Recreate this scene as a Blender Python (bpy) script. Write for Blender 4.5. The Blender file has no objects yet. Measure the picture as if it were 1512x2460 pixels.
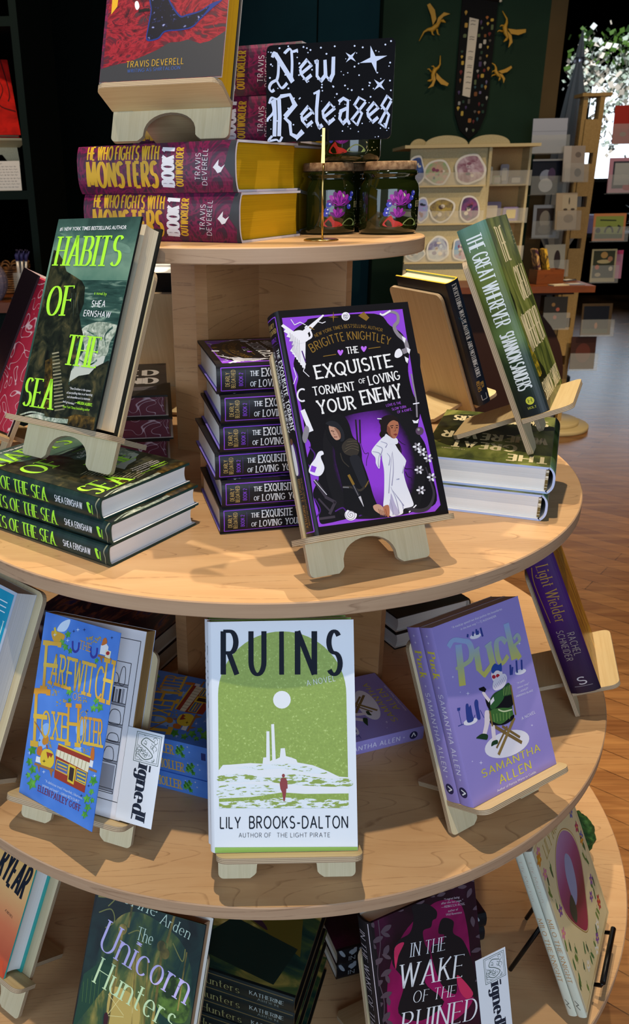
import bpy, bmesh, math, random
import numpy as np
from mathutils import Matrix, Vector
from mathutils.geometry import tessellate_polygon
rnd = random.Random(11)
sc = bpy.context.scene
C = sc.collection
Z0 = 0.9            # height of the second tier above the shop floor
PI = math.pi

def lin(h):
    h = h.lstrip('#')
    o = []
    for i in (0, 2, 4):
        c = int(h[i:i+2], 16) / 255
        o.append(c / 12.92 if c <= .04045 else ((c + .055) / 1.055) ** 2.4)
    return tuple(o) + (1,)

# ---------------------------------------------------------------- camera, world, lights, exposure
cam = bpy.data.cameras.new('camera')
cam_ob = bpy.data.objects.new('camera', cam); C.objects.link(cam_ob); sc.camera = cam_ob
R = Vector((.99948, .02771, -.01632)); U = Vector((.00477, .37412, .92737)); F = Vector((-.03181, .92696, -.3738))
cam_ob.matrix_world = Matrix(((R.x, U.x, -F.x, 0), (R.y, U.y, -F.y, -1.1861), (R.z, U.z, -F.z, .3886 + Z0), (0, 0, 0, 1)))
cam.sensor_fit = 'VERTICAL'; cam.sensor_height = 36; cam.lens = 1962.405 / 2460 * 36
cam.shift_x = (756 - 556.86) / 2460; cam.shift_y = -(1230 - 1237.1) / 2460
cam.clip_start = .02; cam.clip_end = 60
cam.dof.use_dof = True; cam.dof.focus_distance = .92; cam.dof.aperture_fstop = 15

wd = bpy.data.worlds.new('world'); sc.world = wd; wd.use_nodes = True
wd.node_tree.nodes['Background'].inputs[0].default_value = (.55, .6, .7, 1)
wd.node_tree.nodes['Background'].inputs[1].default_value = .15

def spot(name, loc, to, power, angle, col, r=.03, blend=.5):
    l = bpy.data.lights.new(name, 'SPOT'); l.energy = power; l.spot_size = math.radians(angle); l.spot_blend = blend
    l.color = col; l.shadow_soft_size = r
    o = bpy.data.objects.new(name, l); C.objects.link(o); o.location = loc
    o.rotation_euler = (Vector(to) - Vector(loc)).to_track_quat('-Z', 'Y').to_euler()
    return o
def area(name, loc, to, power, sx, sy, col):
    l = bpy.data.lights.new(name, 'AREA'); l.shape = 'RECTANGLE'; l.size = sx; l.size_y = sy; l.energy = power; l.color = col
    o = bpy.data.objects.new(name, l); C.objects.link(o); o.location = loc
    o.rotation_euler = (Vector(to) - Vector(loc)).to_track_quat('-Z', 'Y').to_euler()
    return o
WARM = (1, .84, .62); COOL = (.66, .82, 1)
spot('ceiling_or_fill_spot', (-.55, .55, 3.0), (-.05, -.15, .9), 62, 60, WARM, .018)
spot('ceiling_or_fill_spot', (.62, .35, 3.0), (.15, -.2, .8), 62, 60, WARM, .018)
spot('ceiling_or_fill_spot', (-.12, -.62, 3.0), (-.05, -.3, .6), 64, 60, WARM, .018)
spot('ceiling_or_fill_spot', (.35, 1.9, 2.9), (1.0, 3.3, 1.8), 10, 80, (1, .8, .5), .05)
spot('ceiling_or_fill_spot', (1.5, 1.6, 2.9), (1.2, 2.7, 1.0), 26, 75, (1, .74, .45), .04)
spot('ceiling_or_fill_spot', (-1.1, .5, 2.9), (-.85, 1.5, .95), 48, 60, (1, .74, .45), .04)
spot('ceiling_or_fill_spot', (2.3, 4.0, 2.9), (2.7, 5.5, 1.9), 90, 60, (.9, .95, 1), .05)  # added cool fill that brightens the backlit wisteria, not a shop lamp
area('front_window', (.45, -3.3, 1.5), (.1, 0, .8), 29, 2.0, 1.9, COOL)
area('front_window', (-2.5, -1.9, 1.5), (0, -.1, .8), 17, 1.6, 1.7, COOL)
spot('ceiling_or_fill_spot', (1.9, .6, 3.0), (1.35, 1.4, 0), 190, 75, (1, .8, .55), .05)  # added warm fill to lift the floor at right, not a shop lamp
sc.view_settings.view_transform = 'Standard'; sc.view_settings.look = 'None'
sc.view_settings.gamma = 1; sc.view_settings.use_curve_mapping = False
sc.view_settings.exposure = .97

# ---------------------------------------------------------------- materials
MC = {}
def mat(col, rough=.5, metal=0, spec=.3, emit=0, coat=0, name=None, trans=0, alpha=1, ior=1.45):
    k = (col, rough, metal, spec, emit, coat, trans, alpha)
    if k in MC: return MC[k]
    m = bpy.data.materials.new(name or 'paint_' + col.strip('#')); m.use_nodes = True
    b = m.node_tree.nodes['Principled BSDF']
    b.inputs['Base Color'].default_value = lin(col); b.inputs['Roughness'].default_value = rough
    b.inputs['Metallic'].default_value = metal; b.inputs['Specular IOR Level'].default_value = spec
    b.inputs['Coat Weight'].default_value = coat; b.inputs['Coat Roughness'].default_value = .08
    b.inputs['Transmission Weight'].default_value = trans; b.inputs['Alpha'].default_value = alpha; b.inputs['IOR'].default_value = ior
    if emit:
        b.inputs['Emission Color'].default_value = lin(col); b.inputs['Emission Strength'].default_value = emit
    MC[k] = m
    return m

class N:
    def __init__(s, name, rough=.5, coat=0, spec=.32):
        s.m = bpy.data.materials.new(name); s.m.use_nodes = True; s.t = s.m.node_tree
        s.b = s.t.nodes['Principled BSDF']; s.b.inputs['Roughness'].default_value = rough
        s.b.inputs['Coat Weight'].default_value = coat; s.b.inputs['Coat Roughness'].default_value = .1; s.b.inputs['Specular IOR Level'].default_value = spec
        s.c = s.t.nodes.new('ShaderNodeTexCoord')
    def n(s, typ, props=None, **inp):
        d = s.t.nodes.new('ShaderNode' + typ)
        for k, v in (props or {}).items(): setattr(d, k, v)
        for k, v in inp.items():
            k = int(k[1:]) if k[0] == '_' and k[1:].isdigit() else k.replace('_', ' ')
            if hasattr(v, 'is_output'): s.t.links.new(v, d.inputs[k])
            else: d.inputs[k].default_value = v
        return d
    def map(s, scale=(1, 1, 1), rot=(0, 0, 0), loc=(0, 0, 0), src='Object'):
        return s.n('Mapping', Vector=s.c.outputs[src], Scale=scale, Rotation=rot, Location=loc).outputs[0]
    def noise(s, vec, scale, detail=3, rough=.5, dist=0):
        return s.n('TexNoise', Vector=vec, Scale=scale, Detail=detail, Roughness=rough, Distortion=dist).outputs[0]
    def ramp(s, fac, stops, interp='LINEAR'):
        r = s.n('ValToRGB', Fac=fac); r.color_ramp.interpolation = interp
        e = r.color_ramp.elements
        while len(e) < len(stops): e.new(.5)
        for q, (p, c) in zip(e, stops):
            q.position = p; q.color = lin(c) if isinstance(c, str) else (c, c, c, 1)
        return r.outputs[0]
    def math(s, op, a, b=0, c=0):
        return s.n('Math', {'operation': op}, _0=a, _1=b, _2=c).outputs[0]
    def mix(s, fac, a, b, mode='MIX'):
        d = s.t.nodes.new('ShaderNodeMix'); d.data_type = 'RGBA'; d.blend_type = mode
        for i, v in ((0, fac), (6, a), (7, b)):
            if hasattr(v, 'is_output'): s.t.links.new(v, d.inputs[i])
            else: d.inputs[i].default_value = lin(v) if isinstance(v, str) else v
        return d.outputs[2]
    def out(s, col):
        s.t.links.new(col, s.b.inputs['Base Color']); return s.m

def maple(name, base, dark, line, rot, seed=0, edge=False, rough=.38):
    k = N(name, rough)
    v = k.map((1, 7, 7) if not edge else (1, 1, 26), (0, 0, rot), (seed, seed * .7, 0))
    n1 = k.noise(v, 5, 4, .6, .3)
    big = k.noise(v, 1.6 if not edge else 1.2, 1, .4, .5)
    fine = k.noise(k.map((6, 160, 160) if not edge else (4, 4, 260), (0, 0, rot)), 4, 2)
    c = k.ramp(n1, [(.2, dark), (.62, base)])
    c = k.mix(k.ramp(fine, [(.35, 0.0), (.75, .2)]), c, dark)
    rings = k.math('FRACT', k.math('MULTIPLY', big, 26 if not edge else 12))
    ln = k.ramp(rings, [(0, .0), (.40, 0.), (.5, .62), (.53, 0.)])
    br = k.ramp(k.noise(k.map((14, 14, 14)), 5, 2), [(.36, .12), (.58, 1.)])
    c = k.mix(k.math('MULTIPLY', ln, br), c, line)
    return k.out(c)
def ply_face(name, a, b, axis='y', rough=.55):
    k = N(name, rough)
    sc_ = (60, 2.2, 60) if axis == 'y' else (2.2, 60, 60)
    n1 = k.noise(k.map(sc_), 4, 4, .65, .2)
    return k.out(k.ramp(n1, [(.3, b), (.7, a)]))
def ply_edge(name, axis):
    k = N(name, .6)
    s = k.n('SeparateXYZ', Vector=k.c.outputs['Object']).outputs[axis]
    w = k.math('SINE', k.math('MULTIPLY', s, 3600))
    return k.out(k.ramp(w, [(.25, '#8f7a63'), (.6, '#cbb695')]))
def paint(name, stops, scale=12, sx=1, sy=1, detail=4, dist=0, rough=.4, coat=0, nr=.55, rot=0, loc=0, interp='LINEAR'):
    k = N(name, rough, coat)
    return k.out(k.ramp(k.noise(k.map((sx, sy, 1), (0, 0, rot), (loc, loc, 0)), scale, detail, nr, dist), stops, interp))
def vgrad(name, stops, h, scale=18, amt=.12, rough=.4, sx=1, sy=1, axis=1):
    """a printed picture whose colours change up the sheet, broken up by mottling"""
    k = N(name, rough)
    s = k.n('SeparateXYZ', Vector=k.c.outputs['Object']).outputs[axis]
    n = k.noise(k.map((sx, sy, 1)), scale, 5, .6, .3)
    f = k.math('ADD', k.math('DIVIDE', s, h), k.math('MULTIPLY', k.math('SUBTRACT', n, .5), amt))
    return k.out(k.ramp(f, stops))
def pages(name, a, b, freq=5200, axis=2):
    k = N(name, .8, spec=.2)
    n = k.noise(k.map((3, 3, 3)[:axis] + (2600,) + (3, 3, 3)[axis+1:]), 1, 2)
    return k.out(k.ramp(n, [(.3, b), (.65, a)]))

# ---------------------------------------------------------------- geometry
class Geo:
    def __init__(s): s.v = []; s.f = []; s.m = []; s.mats = []; s.sm = []
    def mi(s, m):
        if m not in s.mats: s.mats.append(m)
        return s.mats.index(m)
    def face(s, pts, m, smooth=False):
        b = len(s.v); s.v += [tuple(p) for p in pts]; s.f.append(tuple(range(b, b + len(pts)))); s.m.append(s.mi(m)); s.sm.append(smooth)
    def raw(s, vs, fs, m, smooth=False):
        b = len(s.v); s.v += [tuple(p) for p in vs]
        for f in fs:
            s.f.append(tuple(i + b for i in f)); s.m.append(s.mi(m)); s.sm.append(smooth)
    def box(s, x0, x1, y0, y1, z0, z1, m, fn=None):
        vs = [(x, y, z) for z in (z0, z1) for y in (y0, y1) for x in (x0, x1)]
        if fn: vs = [fn(*p) for p in vs]
        s.raw(vs, [(0, 2, 3, 1), (4, 5, 7, 6), (0, 1, 5, 4), (2, 6, 7, 3), (0, 4, 6, 2), (1, 3, 7, 5)], m)
    def prism(s, ol, w0, w1, fn, m, me=None):
        a = [fn(u, v, w0) for u, v in ol]; b = [fn(u, v, w1) for u, v in ol]; n = len(ol)
        s.face(a[::-1], m); s.face(b, m)
        vs = a + b; s.raw(vs, [(i, (i + 1) % n, n + (i + 1) % n, n + i) for i in range(n)], me or m)
    def lathe(s, prof, m, n=48, c=(0, 0, 0), smooth=True, cap=False):
        vs = []
        for r, z in prof:
            vs += [(c[0] + r * math.cos(2*PI*i/n), c[1] + r * math.sin(2*PI*i/n), c[2] + z) for i in range(n)]
        fs = []
        for j in range(len(prof) - 1):
            fs += [(j*n+i, j*n+(i+1) % n, (j+1)*n+(i+1) % n, (j+1)*n+i) for i in range(n)]
        s.raw(vs, fs, m, smooth)
        if cap:
            s.face([vs[i] for i in range(n)][::-1], m); s.face([vs[(len(prof)-1)*n+i] for i in range(n)], m)
    def tube(s, pts, r, m, n=10, smooth=True):
        pts = [Vector(p) for p in pts]; rs = r if isinstance(r, (list, tuple)) else [r] * len(pts)
        vs = []; up = Vector((0, 0, 1))
        for i, p in enumerate(pts):
            t = (pts[min(i+1, len(pts)-1)] - pts[max(i-1, 0)]).normalized()
            a = t.cross(up)
            if a.length < .1: a = t.cross(Vector((1, 0, 0)))
            a.normalize(); b = t.cross(a)
            vs += [p + (a * math.cos(2*PI*k/n) + b * math.sin(2*PI*k/n)) * rs[i] for k in range(n)]
        fs = [(j*n+i, j*n+(i+1) % n, (j+1)*n+(i+1) % n, (j+1)*n+i) for j in range(len(pts)-1) for i in range(n)]
        s.raw(vs, fs, m, smooth)
        s.face(vs[:n][::-1], m); s.face(vs[-n:], m)
    def mesh(s, name):
        me = bpy.data.meshes.new(name); me.from_pydata(s.v, [], s.f)
        for m in s.mats: me.materials.append(m)
        me.polygons.foreach_set('material_index', s.m); me.polygons.foreach_set('use_smooth', s.sm)
        me.update(); return me
    def obj(s, name, parent=None, M=None, fix=True):
        me = s.mesh(name)
        if fix:
            bm = bmesh.new(); bm.from_mesh(me); bmesh.ops.remove_doubles(bm, verts=bm.verts, dist=1e-6)
            bmesh.ops.recalc_face_normals(bm, faces=bm.faces); bm.to_mesh(me); bm.free()
        return link(name, me, parent, M)
def link(name, me, parent=None, M=None):
    o = bpy.data.objects.new(name, me); C.objects.link(o)
    if parent: o.parent = parent
    if M is not None: o.matrix_local = M
    return o
def thing(name, label, cat, M=None, group=None):
    o = bpy.data.objects.new(name, None); C.objects.link(o); o.empty_display_size = .02
    if M is not None: o.matrix_world = M
    return tag(o, label, cat, group)
def tag(o, label, cat, group=None):
    o['label'] = label; o['category'] = cat
    if group: o['group'] = group
    return o
def structure(o): o['kind'] = 'structure'; return o
def dup(root, M, label, group=None):
    def cp(o, par):
        c = o.copy(); C.objects.link(c)
        if par: c.parent = par
        for ch in list(o.children): cp(ch, c)
        return c
    r = cp(root, None); r.matrix_world = M; r['label'] = label
    if group: r['group'] = group
    return r
def frame(o, x, y, z):
    return Matrix(((x[0], y[0], z[0], o[0]), (x[1], y[1], z[1], o[1]), (x[2], y[2], z[2], o[2]), (0, 0, 0, 1)))
def TR(x, y, z, rz=0): return Matrix.Translation((x, y, z)) @ Matrix.Rotation(rz, 4, 'Z')
def rrect(x0, x1, y0, y1, r, n=5):
    o = []
    for cx, cy, a in ((x1-r, y1-r, 0), (x0+r, y1-r, 90), (x0+r, y0+r, 180), (x1-r, y0+r, 270)):
        o += [(cx + r*math.cos(math.radians(a+90*i/n)), cy + r*math.sin(math.radians(a+90*i/n))) for i in range(n+1)]
    return o
def ell(cx, cy, rx, ry, a0=0, a1=360, n=28, rot=0):
    o = []; full = abs(a1-a0) >= 360
    for i in range(n if full else n+1):
        a = math.radians(a0 + (a1-a0)*i/n); x, y = rx*math.cos(a), ry*math.sin(a); r = math.radians(rot)
        o.append((cx + x*math.cos(r) - y*math.sin(r), cy + x*math.sin(r) + y*math.cos(r)))
    return o
def smooth(pts, closed=True, k=5):
    P = [np.array(p, float) for p in pts]; n = len(P); o = []
    for i in range(n if closed else n-1):
        g = (lambda j: P[j % n]) if closed else (lambda j: P[min(max(j, 0), n-1)])
        a, b, c, d = g(i-1), g(i), g(i+1), g(i+2)
        for j in range(k):
            t = j/k
            o.append(tuple(.5*((2*b) + (c-a)*t + (2*a-5*b+4*c-d)*t*t + (3*b-a-3*c+d)*t**3)))
    if not closed: o.append(tuple(P[-1]))
    return o
# ---------------------------------------------------------------- lettering: single-stroke skeletons drawn with a broad nib
GL = {
'A':(.72,'0,0 .36,1 .72,0|.13,.34 .59,.34'),'B':(.58,'0,0 0,1|0,1 .3,1 A.3,.76,.24,.24,90,-90 0,.52|.3,.52 A.3,.26,.28,.26,90,-90 0,0'),
'C':(.72,'A.4,.5,.4,.5,42,318'),'D':(.68,'0,0 0,1|0,1 .25,1 A.25,.5,.43,.5,90,-90 0,0'),'E':(.5,'0,0 0,1|0,1 .5,1|0,.52 .42,.52|0,0 .5,0'),
'F':(.48,'0,0 0,1|0,1 .48,1|0,.52 .4,.52'),'G':(.78,'A.4,.5,.4,.5,45,340 .78,.44 .46,.44'),'H':(.64,'0,0 0,1|.64,0 .64,1|0,.52 .64,.52'),
'I':(.02,'.01,0 .01,1'),'J':(.4,'.4,1 .4,.22 A.2,.22,.2,.22,0,-170'),'K':(.6,'0,0 0,1|.58,1 0,.42|.2,.6 .6,0'),'L':(.46,'0,1 0,0|0,0 .46,0'),
'M':(.86,'0,0 .06,1 .43,.12 .8,1 .86,0'),'N':(.66,'0,0 0,1|0,1 .66,0|.66,0 .66,1'),'O':(.8,'A.4,.5,.4,.5,90,450'),
'P':(.54,'0,0 0,1|0,1 .28,1 A.28,.74,.26,.26,90,-90 0,.48'),'Q':(.82,'A.4,.5,.4,.5,90,450|.42,.22 .56,.1 .82,-.14'),
'R':(.58,'0,0 0,1|0,1 .28,1 A.28,.75,.26,.25,90,-90 0,.5|.24,.5 .58,0'),'S':(.56,'A.28,.75,.25,.25,35,270 A.28,.25,.28,.25,90,-145'),
'T':(.6,'0,1 .6,1|.3,1 .3,0'),'U':(.62,'0,1 0,.3 A.31,.3,.31,.3,180,360 .62,1'),'V':(.68,'0,1 .34,0 .68,1'),'W':(1.,'0,1 .25,0 .5,1 .75,0 1,1'),
'X':(.62,'0,0 .62,1|0,1 .62,0'),'Y':(.66,'0,1 .33,.45 .66,1|.33,.45 .33,0'),'Z':(.56,'0,1 .56,1 0,0 .56,0'),
'1':(.2,'0,.8 .2,1 .2,0'),'2':(.5,'A.25,.74,.25,.26,170,-20 0,0 .5,0'),'-':(.34,'0,.42 .34,.42'),'!':(.02,'.01,1 .01,.3|.01,.06 .01,0'),'.':(.02,'.01,.06 .01,0'),
'a':(.44,'.04,.5 A.2,.42,.18,.2,140,0 .4,0|.4,.38 A.2,.18,.2,.18,80,400'),'b':(.46,'0,1 0,0|A.22,.31,.23,.31,180,-180'),'c':(.46,'A.25,.31,.25,.31,40,320'),
'd':(.48,'.46,1 .46,0|A.24,.31,.23,.31,0,360'),'e':(.48,'0,.33 .48,.33 A.24,.31,.24,.31,5,310'),'g':(.44,'.42,.6 .42,-.1 A.21,-.1,.21,.2,0,-160|A.21,.33,.2,.29,0,360'),
'h':(.46,'0,0 0,1|0,.4 A.23,.39,.23,.23,180,0 .46,0'),'i':(.02,'.01,0 .01,.62|.01,.84 .01,.9'),'k':(.44,'0,0 0,1|.42,.62 0,.25|.16,.38 .44,0'),'l':(.02,'.01,0 .01,1'),
'n':(.46,'0,0 0,.62|0,.4 A.23,.39,.23,.23,180,0 .46,0'),'o':(.5,'A.25,.31,.25,.31,90,450'),'r':(.3,'0,0 0,.62|0,.36 A.18,.4,.18,.22,180,60'),
's':(.36,'A.18,.46,.16,.16,30,270 A.18,.15,.18,.15,90,-150'),'t':(.3,'.12,.86 .12,.12 A.24,.12,.12,.12,180,300|0,.62 .3,.62'),'u':(.46,'0,.62 0,.23 A.23,.23,.23,.23,180,360 .46,.62|.46,.3 .46,0'),
'y':(.44,'0,.62 .22,.04|.44,.62 .1,-.3'),'v':(.44,'0,.62 .22,0 .44,.62'),'w':(.66,'0,.62 .17,0 .33,.62 .5,0 .66,.62'),'m':(.72,'0,0 0,.62|0,.4 A.18,.41,.18,.2,180,0 .36,0|.36,.4 A.54,.41,.18,.2,180,0 .72,0'),
'p':(.46,'0,.62 0,-.3|A.22,.31,.23,.31,180,-180'),
}
_gc = {}
def glyph(ch):
    if ch not in _gc:
        w, s = GL[ch]; st = []
        for q in s.split('|'):
            pts = []
            for tok in q.split():
                if tok[0] == 'A':
                    cx, cy, rx, ry, a0, a1 = map(float, tok[1:].split(','))
                    n = max(6, int(abs(a1-a0)/14))
                    pts += [(cx + rx*math.cos(math.radians(a0+(a1-a0)*i/n)), cy + ry*math.sin(math.radians(a0+(a1-a0)*i/n))) for i in range(n+1)]
                else: pts.append(tuple(map(float, tok.split(','))))
            st.append(pts)
        _gc[ch] = (w, st)
    return _gc[ch]
# style: thick-vertical, thick-horizontal (of cap height), serif length, slant, tracking
ST = {'serif':(.15, .035, .09, 0, .2), 'serifi':(.13, .035, .08, .16, .2), 'thin':(.095, .022, .07, 0, .2), 'sans':(.14, .12, 0, 0, .2), 'light':(.09, .08, 0, 0, .24), 'heavy':(.21, .13, 0, 0, .24),
      'deco':(.165, .135, .035, 0, .2), 'ruin':(.16, .075, 0, 0, .3), 'slab':(.14, .09, .08, 0, .22), 'tall':(.1, .05, 0, 0, .14), 'old':(.085, .028, .055, 0, .16), 'black':(.17, .06, .07, .08, .2)}

_tc = {}
def bfont(s, bold):
    k = (s, bold)
    if k not in _tc:
        cu = bpy.data.curves.new('t', 'FONT'); cu.body = s; cu.size = 1; cu.resolution_u = 2; cu.offset = bold; cu.dimensions = '2D'; cu.fill_mode = 'BOTH'
        ob = bpy.data.objects.new('t', cu); C.objects.link(ob)
        bpy.context.view_layer.update()
        me = ob.evaluated_get(bpy.context.evaluated_depsgraph_get()).to_mesh()
        vs = np.array([v.co[:2] for v in me.vertices]) if len(me.vertices) else np.zeros((0, 2)); fs = [tuple(p.vertices) for p in me.polygons]
        ob.evaluated_get(bpy.context.evaluated_depsgraph_get()).to_mesh_clear()
        bpy.data.objects.remove(ob); bpy.data.curves.remove(cu)
        _tc[k] = (vs, fs)
    return _tc[k]

def homog(src, dst):
    A = []; b = []
    for (x, y), (u, v) in zip(src, dst):
        A += [[x, y, 1, 0, 0, 0, -u*x, -u*y], [0, 0, 0, x, y, 1, -v*x, -v*y]]; b += [u, v]
    h = np.linalg.solve(np.array(A, float), np.array(b, float))
    return np.append(h, 1).reshape(3, 3)

class Art:
    """print lying on one flat or curved face of a thing; coordinates are millimetres on that face"""
    def __init__(s, geo, w, h, to3):
        s.g = geo; s.w = w; s.h = h; s.to3 = to3; s.M = None; s.L = 1; s.sub = None; s.cnt = 0
    def quad(s, q, org=(0, 0), k=1.):
        """the face's corners (top left, top right, bottom right, bottom left) as measured on a reference picture"""
        q = [((x-org[0])/k, (y-org[1])/k) for x, y in q]
        s.M = homog(q, [(0, s.h), (s.w, s.h), (s.w, 0), (0, 0)]); return s
    def P(s, p):
        if s.M is None: return np.array(p, float)
        v = s.M @ np.array([p[0], p[1], 1.]); return v[:2]/v[2]
    def _clip(s, P):
        return [(min(max(float(x), .3), s.w-.3), min(max(float(y), .3), s.h-.3)) for x, y in P]
    def _add(s, vs, fs, m, layer=None):
        s.cnt = (s.cnt+1) % 24; L = (layer if layer is not None else s.L) + s.cnt*.035   # prints never share one plane
        if s.sub and max(len(f) for f in fs) > 4:      # follow a curved face: split into small triangles
            q = s._clip(vs); tri = []
            for f in fs: tri += [[q[f[i]] for i in t] for t in tessellate_polygon([[Vector((q[i][0], q[i][1], 0)) for i in f]])]
            st = tri; out = []
            while st:
                a, b, c = st.pop(); e = [(abs(a[1]-b[1]), 0), (abs(b[1]-c[1]), 1), (abs(c[1]-a[1]), 2)]; m_, i = max(e)
                if m_ < s.sub: out.append((a, b, c)); continue
                a, b, c = ((a, b, c), (b, c, a), (c, a, b))[i]; h = ((a[0]+b[0])/2, (a[1]+b[1])/2); st += [(a, h, c), (h, b, c)]
            for t in out: s.g.face([s.to3(x, y, L) for x, y in t], m)
            return
        s.g.raw([s.to3(x, y, L) for x, y in s._clip(vs)], fs, m)
    def poly(s, pts, m, layer=None, sm=False, raw=False):
        if sm: pts = smooth(pts)
        q = pts if raw else [s.P(p) for p in pts]
        q = s._clip(q)
        a = sum(q[i-1][0]*q[i][1]-q[i][0]*q[i-1][1] for i in range(len(q)))
        if a < 0: q = q[::-1]
        s._add(q, [tuple(range(len(q)))], m, layer)
    def stroke(s, pts, a, m, b=None, layer=None, sm=False, ang=0, raw=False, closed=False, taper=None):
        """a, b: nib width across vertical / horizontal strokes, in the units the points are given in"""
        if sm: pts = smooth(pts, closed)
        if closed: pts = list(pts) + [pts[0]]
        if raw or s.M is None: Q = [np.array(p, float) for p in pts]; f = 1
        else:
            Q = [s.P(p) for p in pts]; c = np.mean(np.array(pts, float), 0); e = 2.
            f = (np.linalg.norm(s.P(c+[e, 0])-s.P(c)) + np.linalg.norm(s.P(c+[0, e])-s.P(c)))/(2*e)
        b = a if b is None else b
        a *= f; b *= f
        Q2 = [Q[0]]
        for q in Q[1:]:
            if np.linalg.norm(q-Q2[-1]) > 1e-4: Q2.append(q)
        Q = Q2
        if len(Q) < 2: return
        if s.sub:
            Q2 = [Q[0]]
            for q in Q[1:]:
                k = max(1, int(abs(q[1]-Q2[-1][1])/s.sub)); p = Q2[-1]; Q2 += [p+(q-p)*(i+1)/k for i in range(k)]
            Q = Q2
        ca, sa = math.cos(math.radians(ang)), math.sin(math.radians(ang))
        Lf = []; Rt = []; n = len(Q)
        isclosed = np.linalg.norm(Q[0]-Q[-1]) < 1e-4
        for i in range(n):
            if i == 0: t0 = t1 = Q[1]-Q[0]
            elif i == n-1: t0 = t1 = Q[-1]-Q[-2]
            else: t0 = Q[i]-Q[i-1]; t1 = Q[i+1]-Q[i]
            t0 = t0/np.linalg.norm(t0); t1 = t1/np.linalg.norm(t1)
            if np.dot(t0, t1) < .25:          # sharp corner: break the ribbon
                for t in (t0, t1):
                    nn = np.array([-t[1], t[0]]); w = .5*math.hypot(a*(nn[0]*ca+nn[1]*sa), b*(-nn[0]*sa+nn[1]*ca))
                    if t is t0: Lf.append(Q[i]+nn*w+t*w*.5); Rt.append(Q[i]-nn*w+t*w*.5); Lf.append(None); Rt.append(None)
                    else: Lf.append(Q[i]+nn*w-t*w*.5); Rt.append(Q[i]-nn*w-t*w*.5)
                continue
            t = t0+t1; t /= np.linalg.norm(t); nn = np.array([-t[1], t[0]])
            w = .5*math.hypot(a*(nn[0]*ca+nn[1]*sa), b*(-nn[0]*sa+nn[1]*ca))
            w /= max(.7, float(np.dot(t, t1)))
            if taper: w *= taper[0] + (taper[1]-taper[0])*i/(n-1)
            Lf.append(Q[i]+nn*w); Rt.append(Q[i]-nn*w)
        vs = []; fs = []
        for i in range(len(Lf)):
            if Lf[i] is None: vs += [Q[0], Q[0]]; continue
            vs += [Lf[i], Rt[i]]
            if i and Lf[i-1] is not None: fs.append((2*i-2, 2*i-1, 2*i+1, 2*i))
        s._add(vs, fs, m, layer)
    def dot(s, c, r, m, layer=None, ry=None, rot=0, n=20):
        s.poly(ell(c[0], c[1], r, ry or r, n=n, rot=rot), m, layer)
    def star(s, c, r, m, layer=None, k=.22, rot=0):
        pts = []
        for i in range(8):
            a = rot + i*PI/4; q = r if i % 2 == 0 else r*k
            pts.append((c[0]+q*math.cos(a), c[1]+q*math.sin(a)))
        s.poly(pts, m, layer)
    def text(s, t, p0, p1, top, m, style='b', layer=None, mid=None, bold=0, cond=True, wt=1):
        """t runs from p0 to p1 along its baseline, capitals as tall as the point top"""
        a = s.P(p0); b = s.P(p1); tp = s.P(top)
        d = b-a; Ln = np.linalg.norm(d); ex = d/Ln; ey = np.array([-ex[1], ex[0]])
        H = abs(float(np.dot(tp-a, ey)))
        if mid is not None:
            mm = s.P(mid)
            def place(u, v):
                q = u/Ln; x = (1-q)**2*a + 2*q*(1-q)*mm + q*q*b; t_ = 2*(1-q)*(mm-a)+2*q*(b-mm); t_ /= np.linalg.norm(t_)
                return x + v*np.array([-t_[1], t_[0]])
        else:
            def place(u, v): return a + u*ex + v*ey
        if style == 'b':
            vs, fs = bfont(t, bold)
            if not len(vs): return
            x0, x1 = vs[:, 0].min(), vs[:, 0].max()
            hs = H/.70
            s._add([place((x-x0)/(x1-x0)*Ln, y*hs) for x, y in vs], fs, m, layer)
            return
        wv, wh, sf, sl, tr = ST[style]; wv *= wt
        adv = []; x = 0
        for ch in t:
            if ch == ' ': x += .38; adv.append(x); continue
            w, _ = glyph(ch); adv.append(x); x += w + tr + .1
        tot = x - tr - .1
        kx = (Ln - wv*H*.8)/(tot*H); wv_ = wv*min(1.2, max(.72, kx**.4))
        off = wv_*H*.4
        for ch, x in zip(t, adv):
            if ch == ' ': continue
            w, sts = glyph(ch)
            for st in sts:
                pts = [((px+x)*kx*H+off + sl*py*H, py*H) for px, py in st]
                s.stroke([place(*p) for p in pts], wv_*H, m, wh*H, layer, raw=True, ang=math.degrees(math.atan2(ex[1], ex[0])))
                if sf and ch not in 'SCGOQaces':
                    for e, q in ((0, 1), (-1, -2)):
                        dx, dy = pts[e][0]-pts[q][0], pts[e][1]-pts[q][1]
                        if abs(dy) > abs(dx)*1.2 and (abs(pts[e][1]) < .02*H or pts[e][1] > .55*H):
                            l = (wv_*.5+sf)*H; y = pts[e][1]; th = wh*H*.6
                            s._add([place(pts[e][0]-l, y-th), place(pts[e][0]+l, y-th), place(pts[e][0]+l, y+th), place(pts[e][0]-l, y+th)], [(0, 1, 2, 3)], m, layer)
                        elif abs(dx) > abs(dy)*2 and len(pts) == 2:
                            l = sf*.9*H; th = wh*H*.7; y = pts[e][1]; sg = -1 if y > .9*H else (1 if y < .1*H else 0)
                            y0, y1 = (y-l, y+wh*H*.5) if sg < 0 else ((y-wh*H*.5, y+l) if sg > 0 else (y-l*.6, y+l*.6))
                            X = pts[e][0]
                            s._add([place(X-th, y0), place(X+th, y0), place(X+th, y1), place(X-th, y1)], [(0, 1, 2, 3)], m, layer)
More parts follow.
